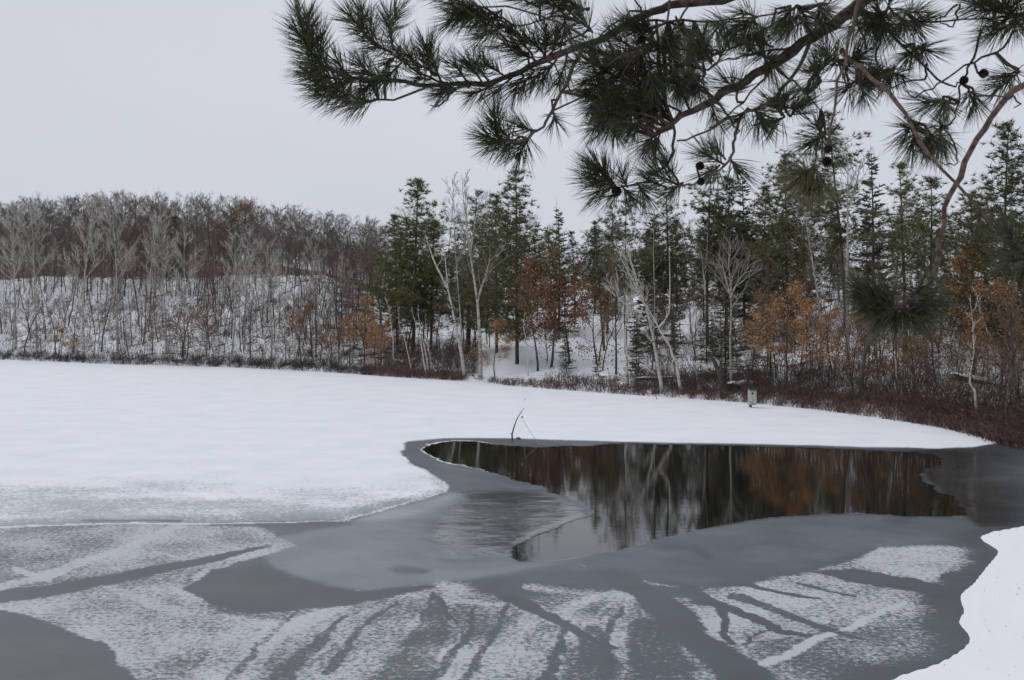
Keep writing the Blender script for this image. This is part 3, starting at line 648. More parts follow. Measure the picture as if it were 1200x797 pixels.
HERO += [(P_oak, 0, 6, 385, 5, 392, 'oak_tree', 'young tree', 'low rusty oak just left of the large shoreline oak'), (P_oak, 1, 6, 440, 2, 378, 'oak_tree', 'young tree', 'orange oak leaning over the shore at the right of the large shoreline oak'),
 (P_copper, 1, 6, 668, 12, 312, 'oak_tree', 'tree', 'copper oak on the right flank of the spreading one'), (P_oak, 1, 6, 1085, 6, 372, 'oak_tree', 'young tree', 'orange oak right of the big hanging needle clump'),
 (P_oak, 0, 6, 975, 7, 362, 'oak_tree', 'young tree', 'tan orange oak between the orange trio and the dull orange oak'), (P_oak, 2, 6, 1172, 6, 330, 'oak_tree', 'tree', 'tan leaved oak by the right edge below the big dark pine'), (P_oak, 0, 6, 1022, 9, 362, 'oak_tree', 'young tree', 'tan oak behind the thick leaning trunk'),
 (P_copper, 0, 6, 700, 9, 335, 'oak_tree', 'tree', 'brown orange oak left of the twisted birch'), (P_oak, 2, 6, 250, 8, 378, 'oak_sapling', 'young tree', 'orange oak sapling midway along the left slope'), (P_oak, 0, 6, 355, 9, 350, 'oak_tree', 'young tree', 'rusty oak below the wide crowned aspen')]
_h0 = {}
for k, (pl, idx, H0, u, off, top, nm, cat, lab) in enumerate(HERO):
    h = hgt(u, off, top); thing(nm, pl[idx], spot(u, off), lab, cat, scale=h / (H0 * .97), rot=k * 1.7)

# trees with their own traced trunks
def path_tree(name, label, pts, off, r0, forks=(), depth=1.2, seed=0, **kw):
    u0, v0 = pts[0]; base = spot(u0, off); rng = rs(500 + seed); d = base.y
    def tr_(pl, first=None, jd=0):
        out = []
        for n_, (u, v) in enumerate(pl):
            dd = d + jd * n_ / max(1, len(pl) - 1)
            out.append(Vector(((u - CX) / F * dd, dd, CAMZ + (HY - v) / F * dd)) - base)
        if first is not None: out[0] = first
        return out
    def dense(p):     # smooth and wobble a little
        o = []
        for a_, b_ in zip(p[:-1], p[1:]):
            for t in (0, .5): o.append(a_.lerp(b_, t) + rv(rng) * .025 * (1 if o else 0))
        return o + [p[-1]]
    main = tr_(pts); main[0] = Vector((0, 0, -.3)); main = dense(main)
    fk = [(dense(tr_(fp, None, rng.uniform(-depth, depth))), fr) for fp, fr in forks]
    H = main[-1].z
    if kw.get('bark') == 'pale_bark': kw.setdefault('twig', 'aspen_twig')
    kw.setdefault('bark', 'white_bark'); kw.setdefault('twig', 'pale_twig')
    parts = bare(rng, H=H, r0=r0, path=main, forks=fk, **kw)
    return thing(name, parts, base, label, 'tree', rot=0)
PT = path_tree
PT('birch_tree', 'tall forked white birch leaning left in front of the olive pines', [(545, 440), (537, 395), (533, 377), (525, 338), (521, 300), (515, 268)], 1, .17,
   [([(525, 338), (512, 312), (503, 290), (499, 275)], .09)], spread=.10, start=.45, nb=10, dens=5, seed=1)
PT('aspen_tree', 'tall pale grey aspen with fine crown rising above the pines at the path', [(563, 438), (562, 400), (560, 356), (551, 300), (546, 261), (541, 205)], .8, .19,
   [([(560, 352), (568, 325), (575, 298)], .08), ([(551, 300), (556, 262), (562, 232)], .07)], spread=.22, start=.5, nb=18, dens=6, seed=2, bark='pale_bark')
PT('aspen_tree', 'slim grey tree rising just behind the forked white birch', [(541, 436), (540, 380), (536, 320), (533, 250), (530, 208)], 3, .09, spread=.2, start=.5, nb=14, seed=3, bark='pale_bark')
PT('birch_tree', 'white birch sprouting as a leaning trio, its left trunk', [(501, 435), (494, 405), (487, 380), (482, 359)], .8, .09, spread=.08, start=.6, nb=5, dens=3, seed=4)
PT('birch_tree', 'middle white birch trunk of the leaning trio at the shore', [(503, 434), (497, 405), (492, 380), (490, 356)], 1.1, .08, spread=.08, start=.6, nb=5, dens=3, seed=5)
PT('birch_tree', 'right white birch trunk of the trio, standing apart', [(507, 431), (503, 410), (499, 385), (498, 362)], 1.6, .06, spread=.08, start=.6, nb=4, dens=3, seed=6)
PT('birch_tree', 'short white birch snag under the olive pines', [(462, 418), (460, 395), (456, 365), (451, 342)], 3, .07, spread=.1, start=.5, nb=6, seed=7)
PT('birch_tree', 'curving pale trunk bending up from the shore under the olive pines', [(484, 424), (475, 400), (468, 378), (465, 354)], 1.5, .06, spread=.1, start=.6, nb=5, seed=8)
PT('birch_tree', 'large white birch leaning left with two crossing stems over the shore shrubs', [(776, 456), (772, 430), (767, 406), (758, 364), (744, 332), (728, 304), (722, 282)], .8, .15,
   [([(747, 338), (740, 310), (733, 280)], .08), ([(758, 364), (752, 345), (745, 345)], .05)], spread=.16, start=.3, nb=13, dens=6, seed=9)
PT('birch_tree', 'crooked white birch with an upright arm beside the large leaning birch', [(800, 456), (792, 425), (784, 406), (772, 384), (760, 362), (742, 335)], 1, .13,
   [([(772, 384), (779, 376), (784, 366), (785, 330), (784, 289)], .07)], spread=.14, start=.35, nb=11, dens=5, seed=10)
PT('birch_tree', 'short twisted pale birch just left of the large leaning birch', [(733, 444), (734, 410), (732, 384), (738, 362), (743, 340), (734, 318)], 1, .12, [([(738, 362), (725, 350), (715, 340)], .05)], spread=.28, start=.35, nb=14, dens=6, seed=11)
PT('birch_tree', 'thin white birch on the snow where the path climbs', [(619, 424), (617, 400), (614, 385), (615, 362)], 4, .055, spread=.1, start=.5, nb=5, seed=12)
PT('birch_tree', 'far white birch among the middle conifers', [(828, 372), (826, 330), (824, 312), (820, 285), (817, 262)], 16, .10, [([(826, 315), (829, 290), (828, 262)], .06)], spread=.12, start=.3, nb=9, seed=13)
PT('aspen_tree', 'broad forked grey aspen in front of the middle conifers', [(856, 448), (856, 400), (856, 349), (855, 310), (856, 282)], 2, .10, [([(856, 349), (866, 328), (880, 309)], .06), ([(856, 345), (848, 320), (838, 300)], .06)], spread=.3, start=.4, nb=16, dens=6, seed=14, bark='pale_bark')
PT('aspen_tree', 'tall pale green aspen trunk below the high topped pine', [(994, 400), (993, 325), (994, 260), (994, 215), (993, 168)], 8, .14, [([(994, 240), (1003, 215), (1010, 185)], .05)], spread=.17, start=.55, nb=13, seed=15, bark='pale_bark')
PT('birch_tree', 'small bright white birch on the upper slope beside the curved hanging twig', [(1073, 345), (1077, 331), (1071, 300), (1062, 262), (1053, 218)], 16, .13,
   [([(1077, 331), (1082, 305), (1086, 280)], .06), ([(1070, 297), (1063, 275), (1062, 240)], .07), ([(1078, 328), (1090, 322), (1100, 318)], .04)], spread=.16, start=.35, nb=10, seed=16)
PT('aspen_tree', 'slender pale trunk tilting left below the long hanging needle tuft', [(963, 400), (961, 370), (955, 320), (948, 280), (944, 252)], 9, .10, spread=.12, start=.5, nb=9, seed=17, bark='pale_bark')
PT('birch_tree', 'bent white birch sapling near the right shore with a kinked base', [(1147, 473), (1141, 458), (1136, 441), (1141, 411), (1140, 380), (1137, 344)], 2, .07, spread=.16, start=.45, nb=10, seed=18)
PT('dead_tree', 'thick grey leaning trunk at the right shore under the big hanging needle clump', [(1008, 452), (1011, 430), (1015, 405), (1019, 384), (1021, 350)], 3, .17, bark='grey_bark', twig='grey_twig', spread=.15, start=.6, nb=7, seed=19)
PT('bare_tree', 'thick brown trunk near the right edge of the shore', [(1181, 476), (1183, 450), (1186, 420), (1186, 380), (1188, 320)], 2, .15, bark='grey_bark', twig='red_twig', spread=.25, start=.3, nb=14, seed=20)
PT('birch_tree', 'thin white trunk leaning left below the big hanging needle clump', [(1050, 452), (1049, 425), (1043, 395), (1038, 372)], 4, .06, spread=.12, start=.5, nb=6, seed=21)
PT('aspen_tree', 'leaning pale sapling among brown leaves on the right slope', [(1165, 420), (1160, 395), (1150, 365), (1143, 340)], 7, .06, spread=.15, start=.4, nb=9, seed=22)
PT('birch_tree', 'pale trunk leaning left on the left slope, front one of a crossing pair', [(201, 397), (196, 380), (190, 360), (185, 345)], 9, .07, spread=.12, start=.5, nb=6, seed=23)
PT('birch_tree', 'pale trunk leaning left on the left slope, rear one of a crossing pair', [(211, 394), (206, 378), (201, 362), (197, 342)], 10, .06, spread=.12, start=.5, nb=6, seed=24)
PT('birch_tree', 'crooked pale trunk leaning left at the left shore between aspens', [(347, 425), (342, 395), (334, 360), (325, 330), (318, 305)], 2, .09, spread=.2, start=.4, nb=11, seed=25)
PT('birch_tree', 'second crooked pale trunk close behind the first at the left shore', [(340, 420), (333, 385), (327, 360), (322, 340)], 4, .07, spread=.2, start=.4, nb=9, seed=26)
PT('dead_tree', 'bare pointed dead spire above the spreading copper oak', [(652, 330), (652, 290), (652, 232)], 22, .07, bark='grey_bark', twig='grey_twig', spread=.05, start=.2, nb=16, dens=2, up=0, ang=1.4, seed=27)
PT('bare_tree', 'reddish bare tree behind the short twisted birch', [(722, 420), (722, 380), (720, 330), (724, 272)], 6, .09, bark='grey_bark', twig='red_twig', spread=.3, start=.2, nb=20, dens=7, seed=28)
PT('aspen_tree', 'straight slim pale trunk behind the large leaning birch', [(766, 420), (767, 350), (766, 290), (766, 245)], 10, .07, spread=.1, start=.5, nb=8, seed=29, bark='pale_bark')

# ------------------------------------------------------------------ groups of look-alike trees
def scatter(n, u0, u1, s0, s1, rng):
    """even-ish random spots in columns u0..u1, s0..s1 metres behind the shore"""
    out = []
    for k in range(n):
        out.append((u0 + (u1 - u0) * (k + rng.random()) / n, s0 + (s1 - s0) * rng.random()))
    return out
def one_mesh(parts):
    """trunk and crown welded into one mesh, for trees a few pixels across"""
    bm_ = __import__('bmesh').new(); mats = []
    for me in parts.values():
        off = {i: (mats.index(m) if m in mats else (mats.append(m) or len(mats) - 1)) for i, m in enumerate(me.materials)}
        n0 = len(bm_.faces); bm_.from_mesh(me); bm_.faces.ensure_lookup_table()
        for f in bm_.faces[n0:]: f.material_index = off[f.material_index]
    me = bpy.data.meshes.new('far_tree'); bm_.to_mesh(me); bm_.free()
    for m in mats: me.materials.append(m)
    return me
FARM = [one_mesh(p) for p in P_far]
rg = rs(900)
lab = 'bare grey brown tree in the dense leafless wood on the left hill'
for k in range(200):
    u = -70 + 520 * ((k * .618) % 1) + rg.uniform(-3, 3); s_ = 27 + 62 * ((k + rg.random()) / 200)
    p = spot(u, s_); o = link('bare_tree', FARM[k % 5]); o.location = p; o.rotation_euler.z = rg.uniform(0, 6.28); o.scale = (max(.62, min(1.25, hgt(u, s_, float(np.interp(u, [-60, 60, 150, 250, 330, 400, 450], [236, 229, 225, 228, 238, 250, 262])) + rg.uniform(-2, 14)) / 12.2)),) * 3
    tag(o, lab, 'tree', 'bare trees of the wood covering the left hill')
FIRM = [one_mesh(p) for p in P_fir[:2]]
MARKS = [(-900, 'the left edge'), (18, 'the edge aspen'), (44, 'the vase crowned aspen'), (72, 'the small orange sapling'), (138, 'the aspen past the fan'), (170, 'the crest aspen'), (250, 'the lone orange sapling'), (286, 'the close aspen pair'), (371, 'the wide crowned aspen'), (98, 'the broadest fan aspen'), (211, 'the dark hill conifer'), (318, 'the crooked left trunks'), (426, 'the big shoreline oak'), (484, 'the tall olive pine'), (563, 'the tall grey aspen'),
         (606, 'the tallest dark pine'), (652, 'the copper oak'), (760, 'the large leaning birch'), (850, 'the young dark fir'), (922, 'the brightest orange oak'), (993, 'the high topped pine'), (1070, 'the small white birch'), (1140, 'the kinked birch sapling')]
MARKS.sort()
ORD = ['first', 'second', 'third', 'fourth', 'fifth', 'sixth', 'seventh', 'eighth', 'ninth', 'tenth', 'eleventh', 'twelfth', 'thirteenth', 'fourteenth', 'fifteenth', 'sixteenth']
def group(pl, n, u0, u1, s0, s1, t0, t1, H0, name, cat, lab, grp, seed):
    rg = rs(seed)
    cnt = {}; ORD_ = ORD + [a_ + ' further' for a_ in ORD]
    for k, (u, s_) in enumerate(scatter(n, u0, u1, s0, s1, rg)):
        mk = [m_ for a_, m_ in MARKS if a_ <= u][-1]; c_ = cnt[mk] = cnt.get(mk, -1) + 1; lab1 = '%s, %s from %s rightwards' % (lab, ORD_[min(c_, 31)], mk)
        if 583 < u < 745 and s_ < 26 and not 4.4 < H0 < 4.6 and rg.random() < .95: continue
        h = max(1.2, hgt(u, s_, max(rg.uniform(t0, t1), np.interp(u, [430, 470, 560, 600, 640, 660, 695, 720, 760, 800, 830, 900, 950, 1000, 1050, 1100, 1130, 1160], [262, 240, 225, 225, 262, 272, 268, 250, 248, 235, 215, 215, 200, 190, 210, 226, 238, 215]))))
        thing(name, pl[rg.randrange(len(pl))], spot(u, s_), lab1, cat, grp, scale=h / H0, rng=rg)
group(P_bare, 34, -30, 450, 2, 24, 290, 350, 11, 'bare_tree', 'tree', 'slim bare tree on the left slope', 'slim bare trees on the left slope', 1)
group(P_bare, 16, -30, 450, 8, 30, 262, 300, 11, 'bare_tree', 'tree', 'taller bare tree on the left slope', 'tall bare trees on the upper left slope', 2)
group(P_brown, 70, -30, 420, 1, 25, 350, 392, 4.5, 'oak_sapling', 'young tree', 'brown leaved oak sapling', 'brown oak saplings on the left slope', 3)
group(P_sap, 80, -20, 440, .8, 22, 350, 400, 5, 'bare_sapling', 'young tree', 'thin bare sapling near the left shore', 'bare saplings along the left shore', 4)
group(P_red, 80, 430, 1240, 12, 40, 250, 330, 8, 'bushy_tree', 'tree', 'reddish bare tree behind the pines', 'bare trees among the middle pines', 5)
group(P_pine + P_olive, 26, 680, 1240, 20, 44, 235, 275, 13, 'pine_tree', 'tree', 'dark pine in the rear stand', 'pines of the dense stand on the right hill', 6)
group(P_pine[:2], 8, 460, 680, 24, 44, 262, 290, 14, 'pine_tree', 'tree', 'dark pine behind the path', 'pines behind the path', 16)
group(P_bare, 24, 640, 1230, 5, 24, 285, 350, 11, 'bare_tree', 'tree', 'slim grey bare tree on the right slope', 'slim bare trees on the right slope', 7)
group(P_red, 18, 760, 1230, 8, 22, 285, 340, 8, 'bushy_tree', 'tree', 'bushy reddish tree on the right slope', 'bushy bare trees on the right slope', 8)
group(P_sap, 50, 580, 1230, 1.0, 10, 385, 425, 5, 'bare_sapling', 'young tree', 'thin bare sapling near the right shore', 'bare saplings along the right shore', 9)
group(P_brown, 16, 950, 1230, 3, 14, 345, 400, 4.5, 'oak_sapling', 'young tree', 'brown oak sapling on the slope', 'brown oak saplings on the right slope', 10)
group(P_brown, 7, 430, 560, 3, 14, 360, 395, 4.5, 'oak_sapling', 'young tree', 'brown oak sapling', 'brown oak saplings under the olive pines', 11)
group(P_bare, 12, 440, 660, 8, 24, 270, 330, 11, 'bare_tree', 'tree', 'slim tree among the pines', 'slim bare trees near the path', 12)
group(P_red, 46, -50, 430, 3, 22, 300, 352, 8, 'bushy_tree', 'tree', 'fine twigged brown tree', 'fine twigged trees on the left slope', 20)
group(P_red, 34, 225, 440, 8, 27, 296, 345, 8, 'bushy_tree', 'tree', 'brown twiggy tree on the upper slope', 'twiggy trees on the upper left slope', 23)
group(P_red, 28, 590, 1240, 3, 14, 320, 385, 8, 'bushy_tree', 'tree', 'fine twigged reddish tree', 'fine twigged trees on the right slope', 21)
group(P_bare, 18, 880, 1240, 2, 10, 300, 380, 11, 'bare_tree', 'tree', 'slim bare tree near the shore', 'slim bare trees near the right shore', 22)
group(P_fir, 14, 700, 1100, 9, 22, 320, 375, 9, 'fir_tree', 'young tree', 'young fir under the trees', 'young firs under the right hill trees', 13)
group(P_red, 110, -60, 440, 25, 36, 318, 265, 8, 'bushy_tree', 'tree', 'brown bushy tree at the slope crest', 'bushy trees along the crest of the left slope', 19)
group(P_far, 24, 440, 1240, 34, 60, 235, 270, 12, 'bare_tree', 'tree', 'tall bare tree behind the pines', 'bare trees behind the right hill pines', 14)
group(P_red, 9, 440, 545, 1.5, 4.5, 398, 418, 8, 'alder_shrub', 'shrub', 'grey red shrub at the shore', 'alder shrubs under the olive pines', 15)
group(P_red, 18, 700, 900, .8, 4, 418, 436, 8, 'alder_shrub', 'shrub', 'bare shrub at the shore', 'shrubs at the shore by the leaning birches', 17)
group(P_red, 9, 900, 1230, 1.5, 6, 405, 440, 8, 'alder_shrub', 'shrub', 'reddish shrub behind the brush', 'shrubs on the right shore', 18)

# dense brush, built as one mass of stems each
def stems(name, label, cols, mname, seed, leaves=0, leafm=None):
    rg = np.random.RandomState(seed); P0, P1, RA = [], [], []
    LV = []
    for (u0, u1, s0, s1, n, h0, h1) in cols:
        u = rg.uniform(u0, u1, n); so = s0 + (s1 - s0) * rg.rand(n) ** 1.2
        sd = np.array([shore_d(v) for v in u]); d = sd + so; x = (u - CX) / F * d; z = terr(x, d)
        for k in range(6):
            dx = rg.normal(size=(n, 2)) * .12; h = rg.uniform(h0, h1, n)
            b = np.stack([x + dx[:, 0] * 1.2, d + dx[:, 1] * 1.2, z - .05], 1); lean = rg.normal(size=(n, 2)) * .42
            t = b + np.stack([lean[:, 0] * h, lean[:, 1] * h, h], 1); P0.append(b); P1.append(t); RA.append(np.full(n, .012))
            for j in range(2):     # side twigs
                m_ = b + (t - b) * rg.uniform(.3, .8, (n, 1)); P0.append(m_); P1.append(m_ + np.stack([rg.normal(size=n) * .22, rg.normal(size=n) * .22, rg.uniform(.05, .35, n)], 1) * h[:, None]); RA.append(np.full(n, .009))
    v, t = spikes(np.vstack(P0), np.vstack(P1), np.concatenate(RA))
    tag(link(name, np_mesh(name, v, t, None, [M[mname]])), label, kind='stuff')
stems('shore_brush', 'dark maroon leafless brush lining the far shore', [(425, 545, .3, 1.6, 420, .25, .7), (575, 640, .3, 1.3, 110, .2, .4), (640, 900, .2, 1.5, 360, .2, .55), (870, 1240, .1, 2.6, 1000, .25, .65), (1060, 1260, .1, 3.2, 420, .3, .75), (1150, 1300, -.3, 2.5, 300, .3, .8)], 'brush', 5)
stems('hillside_undergrowth', 'sparse grey weeds and twigs poking through the snow of the slopes', [(-60, 440, .2, 1.6, 1000, .2, .8), (-60, 440, 1, 25, 2100, .2, .9), (440, 560, 1, 20, 500, .3, 1.4), (740, 900, 1, 5, 420, .2, .9), (640, 740, 1, 4, 90, .2, .6), (740, 900, 5, 25, 250, .2, .9), (880, 1240, 1, 8, 650, .4, 1.2), (880, 1240, 8, 24, 250, .3, .9)], 'grey_brush', 6)
# oak litter caught in the low growth: rust leaves hanging on small twigs
rg = np.random.RandomState(8); mb = MB()
for (u0, u1, s0, s1, n) in ((-40, 440, 1, 24, 4600), (430, 560, 1, 14, 700), (640, 900, 1, 18, 900), (880, 1240, 2, 18, 3000)):
    cu = rg.uniform(u0, u1, n // 18); cs = rg.uniform(s0, s1, n // 18)
    for a_, b_ in zip(cu, cs):
        p = spot(a_, b_)
        for k in range(18):
            mb.leaf(p + Vector((rg.normal() * .55, rg.normal() * .55, abs(rg.normal()) * .8 + .2)), .07 * rg.uniform(.7, 1.3), rg, 0)
rg2 = np.random.RandomState(21)
for k in range(420):      # fallen needles, bark flakes and seeds on the near snow bank
    x_, y_ = rg2.uniform(3.5, 11), rg2.uniform(10.5, 21.5); p_ = np.array([x_]), np.array([y_])
    if float(sdist(*p_)[0]) > .15: mb.leaf(Vector((x_, y_, zt(x_, y_) + .006)), .012 * rg2.uniform(.4, 1.4), rg2, 0)
tag(link('dry_leaves', mb.build('dry_leaves', [M['brown_leaf']])), 'dry brown leaves and flakes caught in the undergrowth and lying on the snow banks', kind='stuff')

# ------------------------------------------------------------------ small things on and beside the lake
def V3(u, v, d): return Vector(((u - CX) / F * d, d, CAMZ + (HY - v) / F * d))
# nest box on its post
d = CAMZ * F / (478.5 - HY); b0 = V3(881.5, 478.5, d)
e = bpy.data.objects.new('nest_box', None); C.objects.link(e); e.location = b0; e.rotation_euler.z = .25
tag(e, 'weathered white nest box on a dark post at the lake edge', 'nest box')
m_ = MB(); m_.tube([Vector((0.02, .2, -.3)), Vector((0, .2, .5)), Vector((-.03, .22, 1.0)), Vector((-.10, .25, 1.3))], [.07, .065, .06, .05], 8, 0, True); link('post', m_.build('post', [M['post']], False), e)
m_ = MB(); m_.box((0, 0, .52), (.30, .26, .64)); link('body', m_.build('body', [M['box_wood']]), e)
m_ = MB(); m_.box((0, 0, .17), (.33, .29, .03)); link('floor_board', m_.build('floor_board', [M['box_wood']]), e)
m_ = MB(); m_.box((0, -.02, .865), (.38, .38, .035), 0, Matrix.Rotation(.15, 3, 'X').to_4x4()); link('lid', m_.build('lid', [M['post']]), e)
m_ = MB(); m_.tube([Vector((-.04, -.128, .68)), Vector((-.04, -.134, .68))], [.045, .045], 12, 0, True); link('entrance_hole', m_.build('entrance_hole', [M['hole']]), e)
# broken leaning stump and snow-topped log
b0 = spot(849, .7); m_ = MB(); dd = b0.y
m_.tube([Vector((0, 0, -.3)), V3(848, 452, dd) - b0, V3(843, 437, dd) - b0, V3(837, 424, dd + .3) - b0, V3(833, 417, dd + .4) - b0], [.24, .17, .13, .10, .03], 8, 0, True)
m_.tube([V3(843, 437, dd) - b0, V3(845, 428, dd) - b0, V3(843, 420, dd - .2) - b0], [.09, .07, .02], 6, 0, True)
o = link('broken_stump', m_.build('broken_stump', [M['old_wood']])); o.location = b0; tag(o, 'dark broken stump leaning left beside the nest box', 'stump')
def snowlog(u0, v0, u1, v1, off, r, lab, pale=False):
    a_ = spot(u0, off); dd = a_.y; p0, p1 = V3(u0, v0, dd), V3(u1, v1, dd + .5); c = (p0 + p1) / 2; rng = rs(int(u0))
    e = bpy.data.objects.new('fallen_log', None); C.objects.link(e); e.location = c; tag(e, lab, 'log')
    pts = [p0.lerp(p1, k / 6) - c + rv(rng) * r * .15 for k in range(7)]
    m1 = MB(); m1.tube(pts, [r * (1 - .06 * k) for k in range(7)], 8, 0, True); link('log', m1.build('log', [M['white_bark' if pale else 'old_wood']]), e)
    m2 = MB(); m2.tube([p + Vector((0, 0, r * .75)) for p in pts], [r * (.3 + .55 * math.sin(PI * (k + .6) / 7.2)) for k in range(7)], 8, 0, True); link('snow_cap', m2.build('snow_cap', [M['snow']], True), e)
snowlog(852, 452, 890, 453, 1.2, .16, 'snow topped fallen log behind the nest box')
snowlog(745, 444, 792, 443, 1.4, .08, 'thin snow topped log lying among the birches at the shore')
snowlog(750, 428, 770, 441, 1.3, .07, 'pale fallen birch limb sloping down to the right among the leaning birches', True)
snowlog(1115, 440, 1170, 452, 4, .13, 'snow topped log on the bank near the right edge')
# bent stick with float and line at the far rim of the open water
b0 = V3(600.5, 516, CAMZ * F / (516 - HY)); dd = b0.y
e = bpy.data.objects.new('bent_stick', None); C.objects.link(e); e.location = b0; tag(e, 'thin bent stick standing at the far edge of the open water', 'stick')
m_ = MB(); q = [V3(u, v, dd) - b0 for u, v in ((600.5, 519), (600, 509), (602.5, 500), (606, 490.5), (610, 484), (614.5, 478))]
m_.tube(q, [.028, .026, .02, .016, .012, .006], 6, 0, True); link('shaft', m_.build('shaft', [M['old_wood']], True), e)
m_ = MB(); m_.tube([q[1], q[1] + Vector((-.07, 0, .05))], [.012, .004], 5, 0); m_.tube([q[3], q[3] + Vector((.05, .02, .05))], [.008, .003], 5, 0); link('side_twig', m_.build('side_twig', [M['old_wood']]), e)
def ball(r, mats, m2=None):
    m_ = MB(); n = 8; pts = [Vector((0, 0, -r * math.cos(PI * k / n))) for k in range(n + 1)]; rad = [max(.0005, r * math.sin(PI * k / n)) for k in range(n + 1)]
    m_.tube(pts, rad, 12, 0); m_.qm = [1 if i // 12 < n // 2 else 0 for i in range(len(m_.Q))]; return m_.build('float', mats, True)
e2 = bpy.data.objects.new('fishing_float', None); C.objects.link(e2); e2.location = V3(612, 489, dd - .02); tag(e2, 'small red and white fishing float hanging from the bent stick', 'float')
link('ball', ball(.036, [M['red'], M['white']]), e2)
m_ = MB(); m_.tube([Vector((0, 0, .035)), V3(611.5, 483, dd) - V3(612, 489, dd - .02)], [.003, .003], 4, 0); m_.tube([Vector((0, 0, -.036)), V3(613, 493, dd) - V3(612, 489, dd)], [.003, .003], 4, 0)
link('cord', m_.build('cord', [M['line']]), e2)
p1, p2 = V3(613, 493, dd), V3(632.5, 521.5, CAMZ * F / (521.5 - HY)); m_ = MB(); m_.tube([Vector((0, 0, 0)), (p2 - p1) * .5 + Vector((0, 0, -.03)), p2 - p1], [.006, .006, .006], 4, 0)
o = link('fishing_line', m_.build('fishing_line', [M['line']])); o.location = p1; tag(o, 'slack fishing line slanting from the float down to the water', 'line')
def lump(name, u, v, r, m, lab, cat, zs=.4, seed=1):
    rg = rs(seed); m_ = MB(); n = 7
    m_.tube([Vector((rg.gauss(0, r * .1), rg.gauss(0, r * .1), r * zs * (-math.cos(PI * k / n)))) for k in range(n + 1)], [max(.001, r * math.sin(PI * k / n) * rg.uniform(.8, 1.2)) for k in range(n + 1)], 9, 0)
    o = link(name, m_.build(name, [M[m]], True)); dd = CAMZ * F / (v - HY); o.location = V3(u, v, dd); tag(o, lab, cat)
lump('wood_chunk', 607, 514.6, .10, 'old_wood', 'small dark chunk frozen in beside the foot of the bent stick', 'wood', seed=3)
for k, (u, v, h, ln, lab) in enumerate(((952, 480, .9, .5, 'dead forked twig sticking up from the snow before the right shore brush'), (770, 469, .35, -.3, 'tiny dead twig poking out of the snow below the leaning birches'), (614, 470, .2, .2, 'tiny dark sprig on the snow beyond the bent stick'))):
    dd = CAMZ * F / (v - HY); b0 = V3(u, v, dd); rg = rs(k + 40); m_ = MB()
    q, r_ = limb(Vector((0, 0, -.05)), Vector((ln, 0, 1)), h, .02, .005, 4, .15, 0, rg); m_.tube(q, r_, 5, 0)
    for t in (.3, .5, .7): p, dv = at(q, t); m_.spike(p, p + around(dv, .8, rg) * h * .45, .009)
    o = link('dead_twig', m_.build('dead_twig', [M['grey_bark']])); o.location = b0; tag(o, lab, 'twig')

# ------------------------------------------------------------------ the near red pine whose boughs hang into the view
def pxr(wd, d): return wd / 2 / F * d
TX, TY = 2.75, 2.9
e = bpy.data.objects.new('red_pine', None); C.objects.link(e); e.location = (TX, TY, zt(TX, TY))
tag(e, 'near red pine whose needled boughs with cones hang across the top right of the view', 'pine tree')
E0 = Vector(e.location)
m_ = MB(); rg = rs(3); pth, rad = limb(Vector((0, 0, -.3)), Vector((.01, 0, 1)), 13, .24, .05, 10, .01, .03, rg); m_.tube(pth, rad, 14, 0); link('trunk', m_.build('trunk', [M['near_bark']], True), e)
def curve_pts(pl, rng, sub=3, wob=.003):
    P = [V3(u, v, d) for u, v, d in pl]; out = []
    n = len(P)
    for k in range(n - 1):
        p0, p1, p2, p3 = P[max(k - 1, 0)], P[k], P[k + 1], P[min(k + 2, n - 1)]
        for j in range(sub):
            t = j / sub
            q = .5 * ((2 * p1) + (p2 - p0) * t + (2 * p0 - 5 * p1 + 4 * p2 - p3) * t * t + (3 * p1 - p0 - 3 * p2 + p3) * t ** 3)
            out.append(q + rv(rng) * wob)
    return out + [P[-1]]
SK = []      # skeleton points (world) for joining twigs
def bough(name, pl, w0, w1, mt='near_bark', sides=9, to_trunk=None):
    rng = rs(int(pl[0][0] * 7 + pl[-1][0])); pts = curve_pts(pl, rng)
    if to_trunk is not None:
        base = E0 + Vector((0, 0, to_trunk - E0.z)); a_ = pts[0]
        pts = [base, base.lerp(a_, .35) + Vector((0, 0, .05)), base.lerp(a_, .7) + Vector((0, 0, .06))] + pts
    n = len(pts); d0, d1 = pl[0][2], pl[-1][2]; r0, r1 = pxr(w0, d0), pxr(w1, d1)
    rad = [(r0 + (r1 - r0) * (i / (n - 1))) * (1 + rng.uniform(-.08, .12)) for i in range(n)]
    m_ = MB(); m_.tube([p - E0 for p in pts], rad, sides, 0); link(name, m_.build(name, [M[mt]], True), e)
    SK.extend(pts)
    return pts
bough('branch', [(1060, -60, 3.0), (960, -45, 3.15), (900, -20, 3.25), (846, 0, 3.3), (797, 4, 3.35), (764, 14, 3.4), (731, 30, 3.45), (699, 49, 3.5), (650, 66, 3.5), (620, 77, 3.55), (590, 93, 3.6), (553, 99, 3.6), (500, 100, 3.62), (460, 95, 3.65), (417, 92, 3.65), (395, 88, 3.65)], 14, 4, to_trunk=5.3)
bough('branch', [(1120, -70, 2.9), (1040, -20, 2.95), (1000, 10, 3.0), (965, 35, 3.0), (930, 58, 3.05), (895, 82, 3.1), (862, 101, 3.1), (839, 115, 3.15), (813, 130, 3.15), (790, 142, 3.2), (765, 160, 3.2)], 18, 6, to_trunk=5.0)
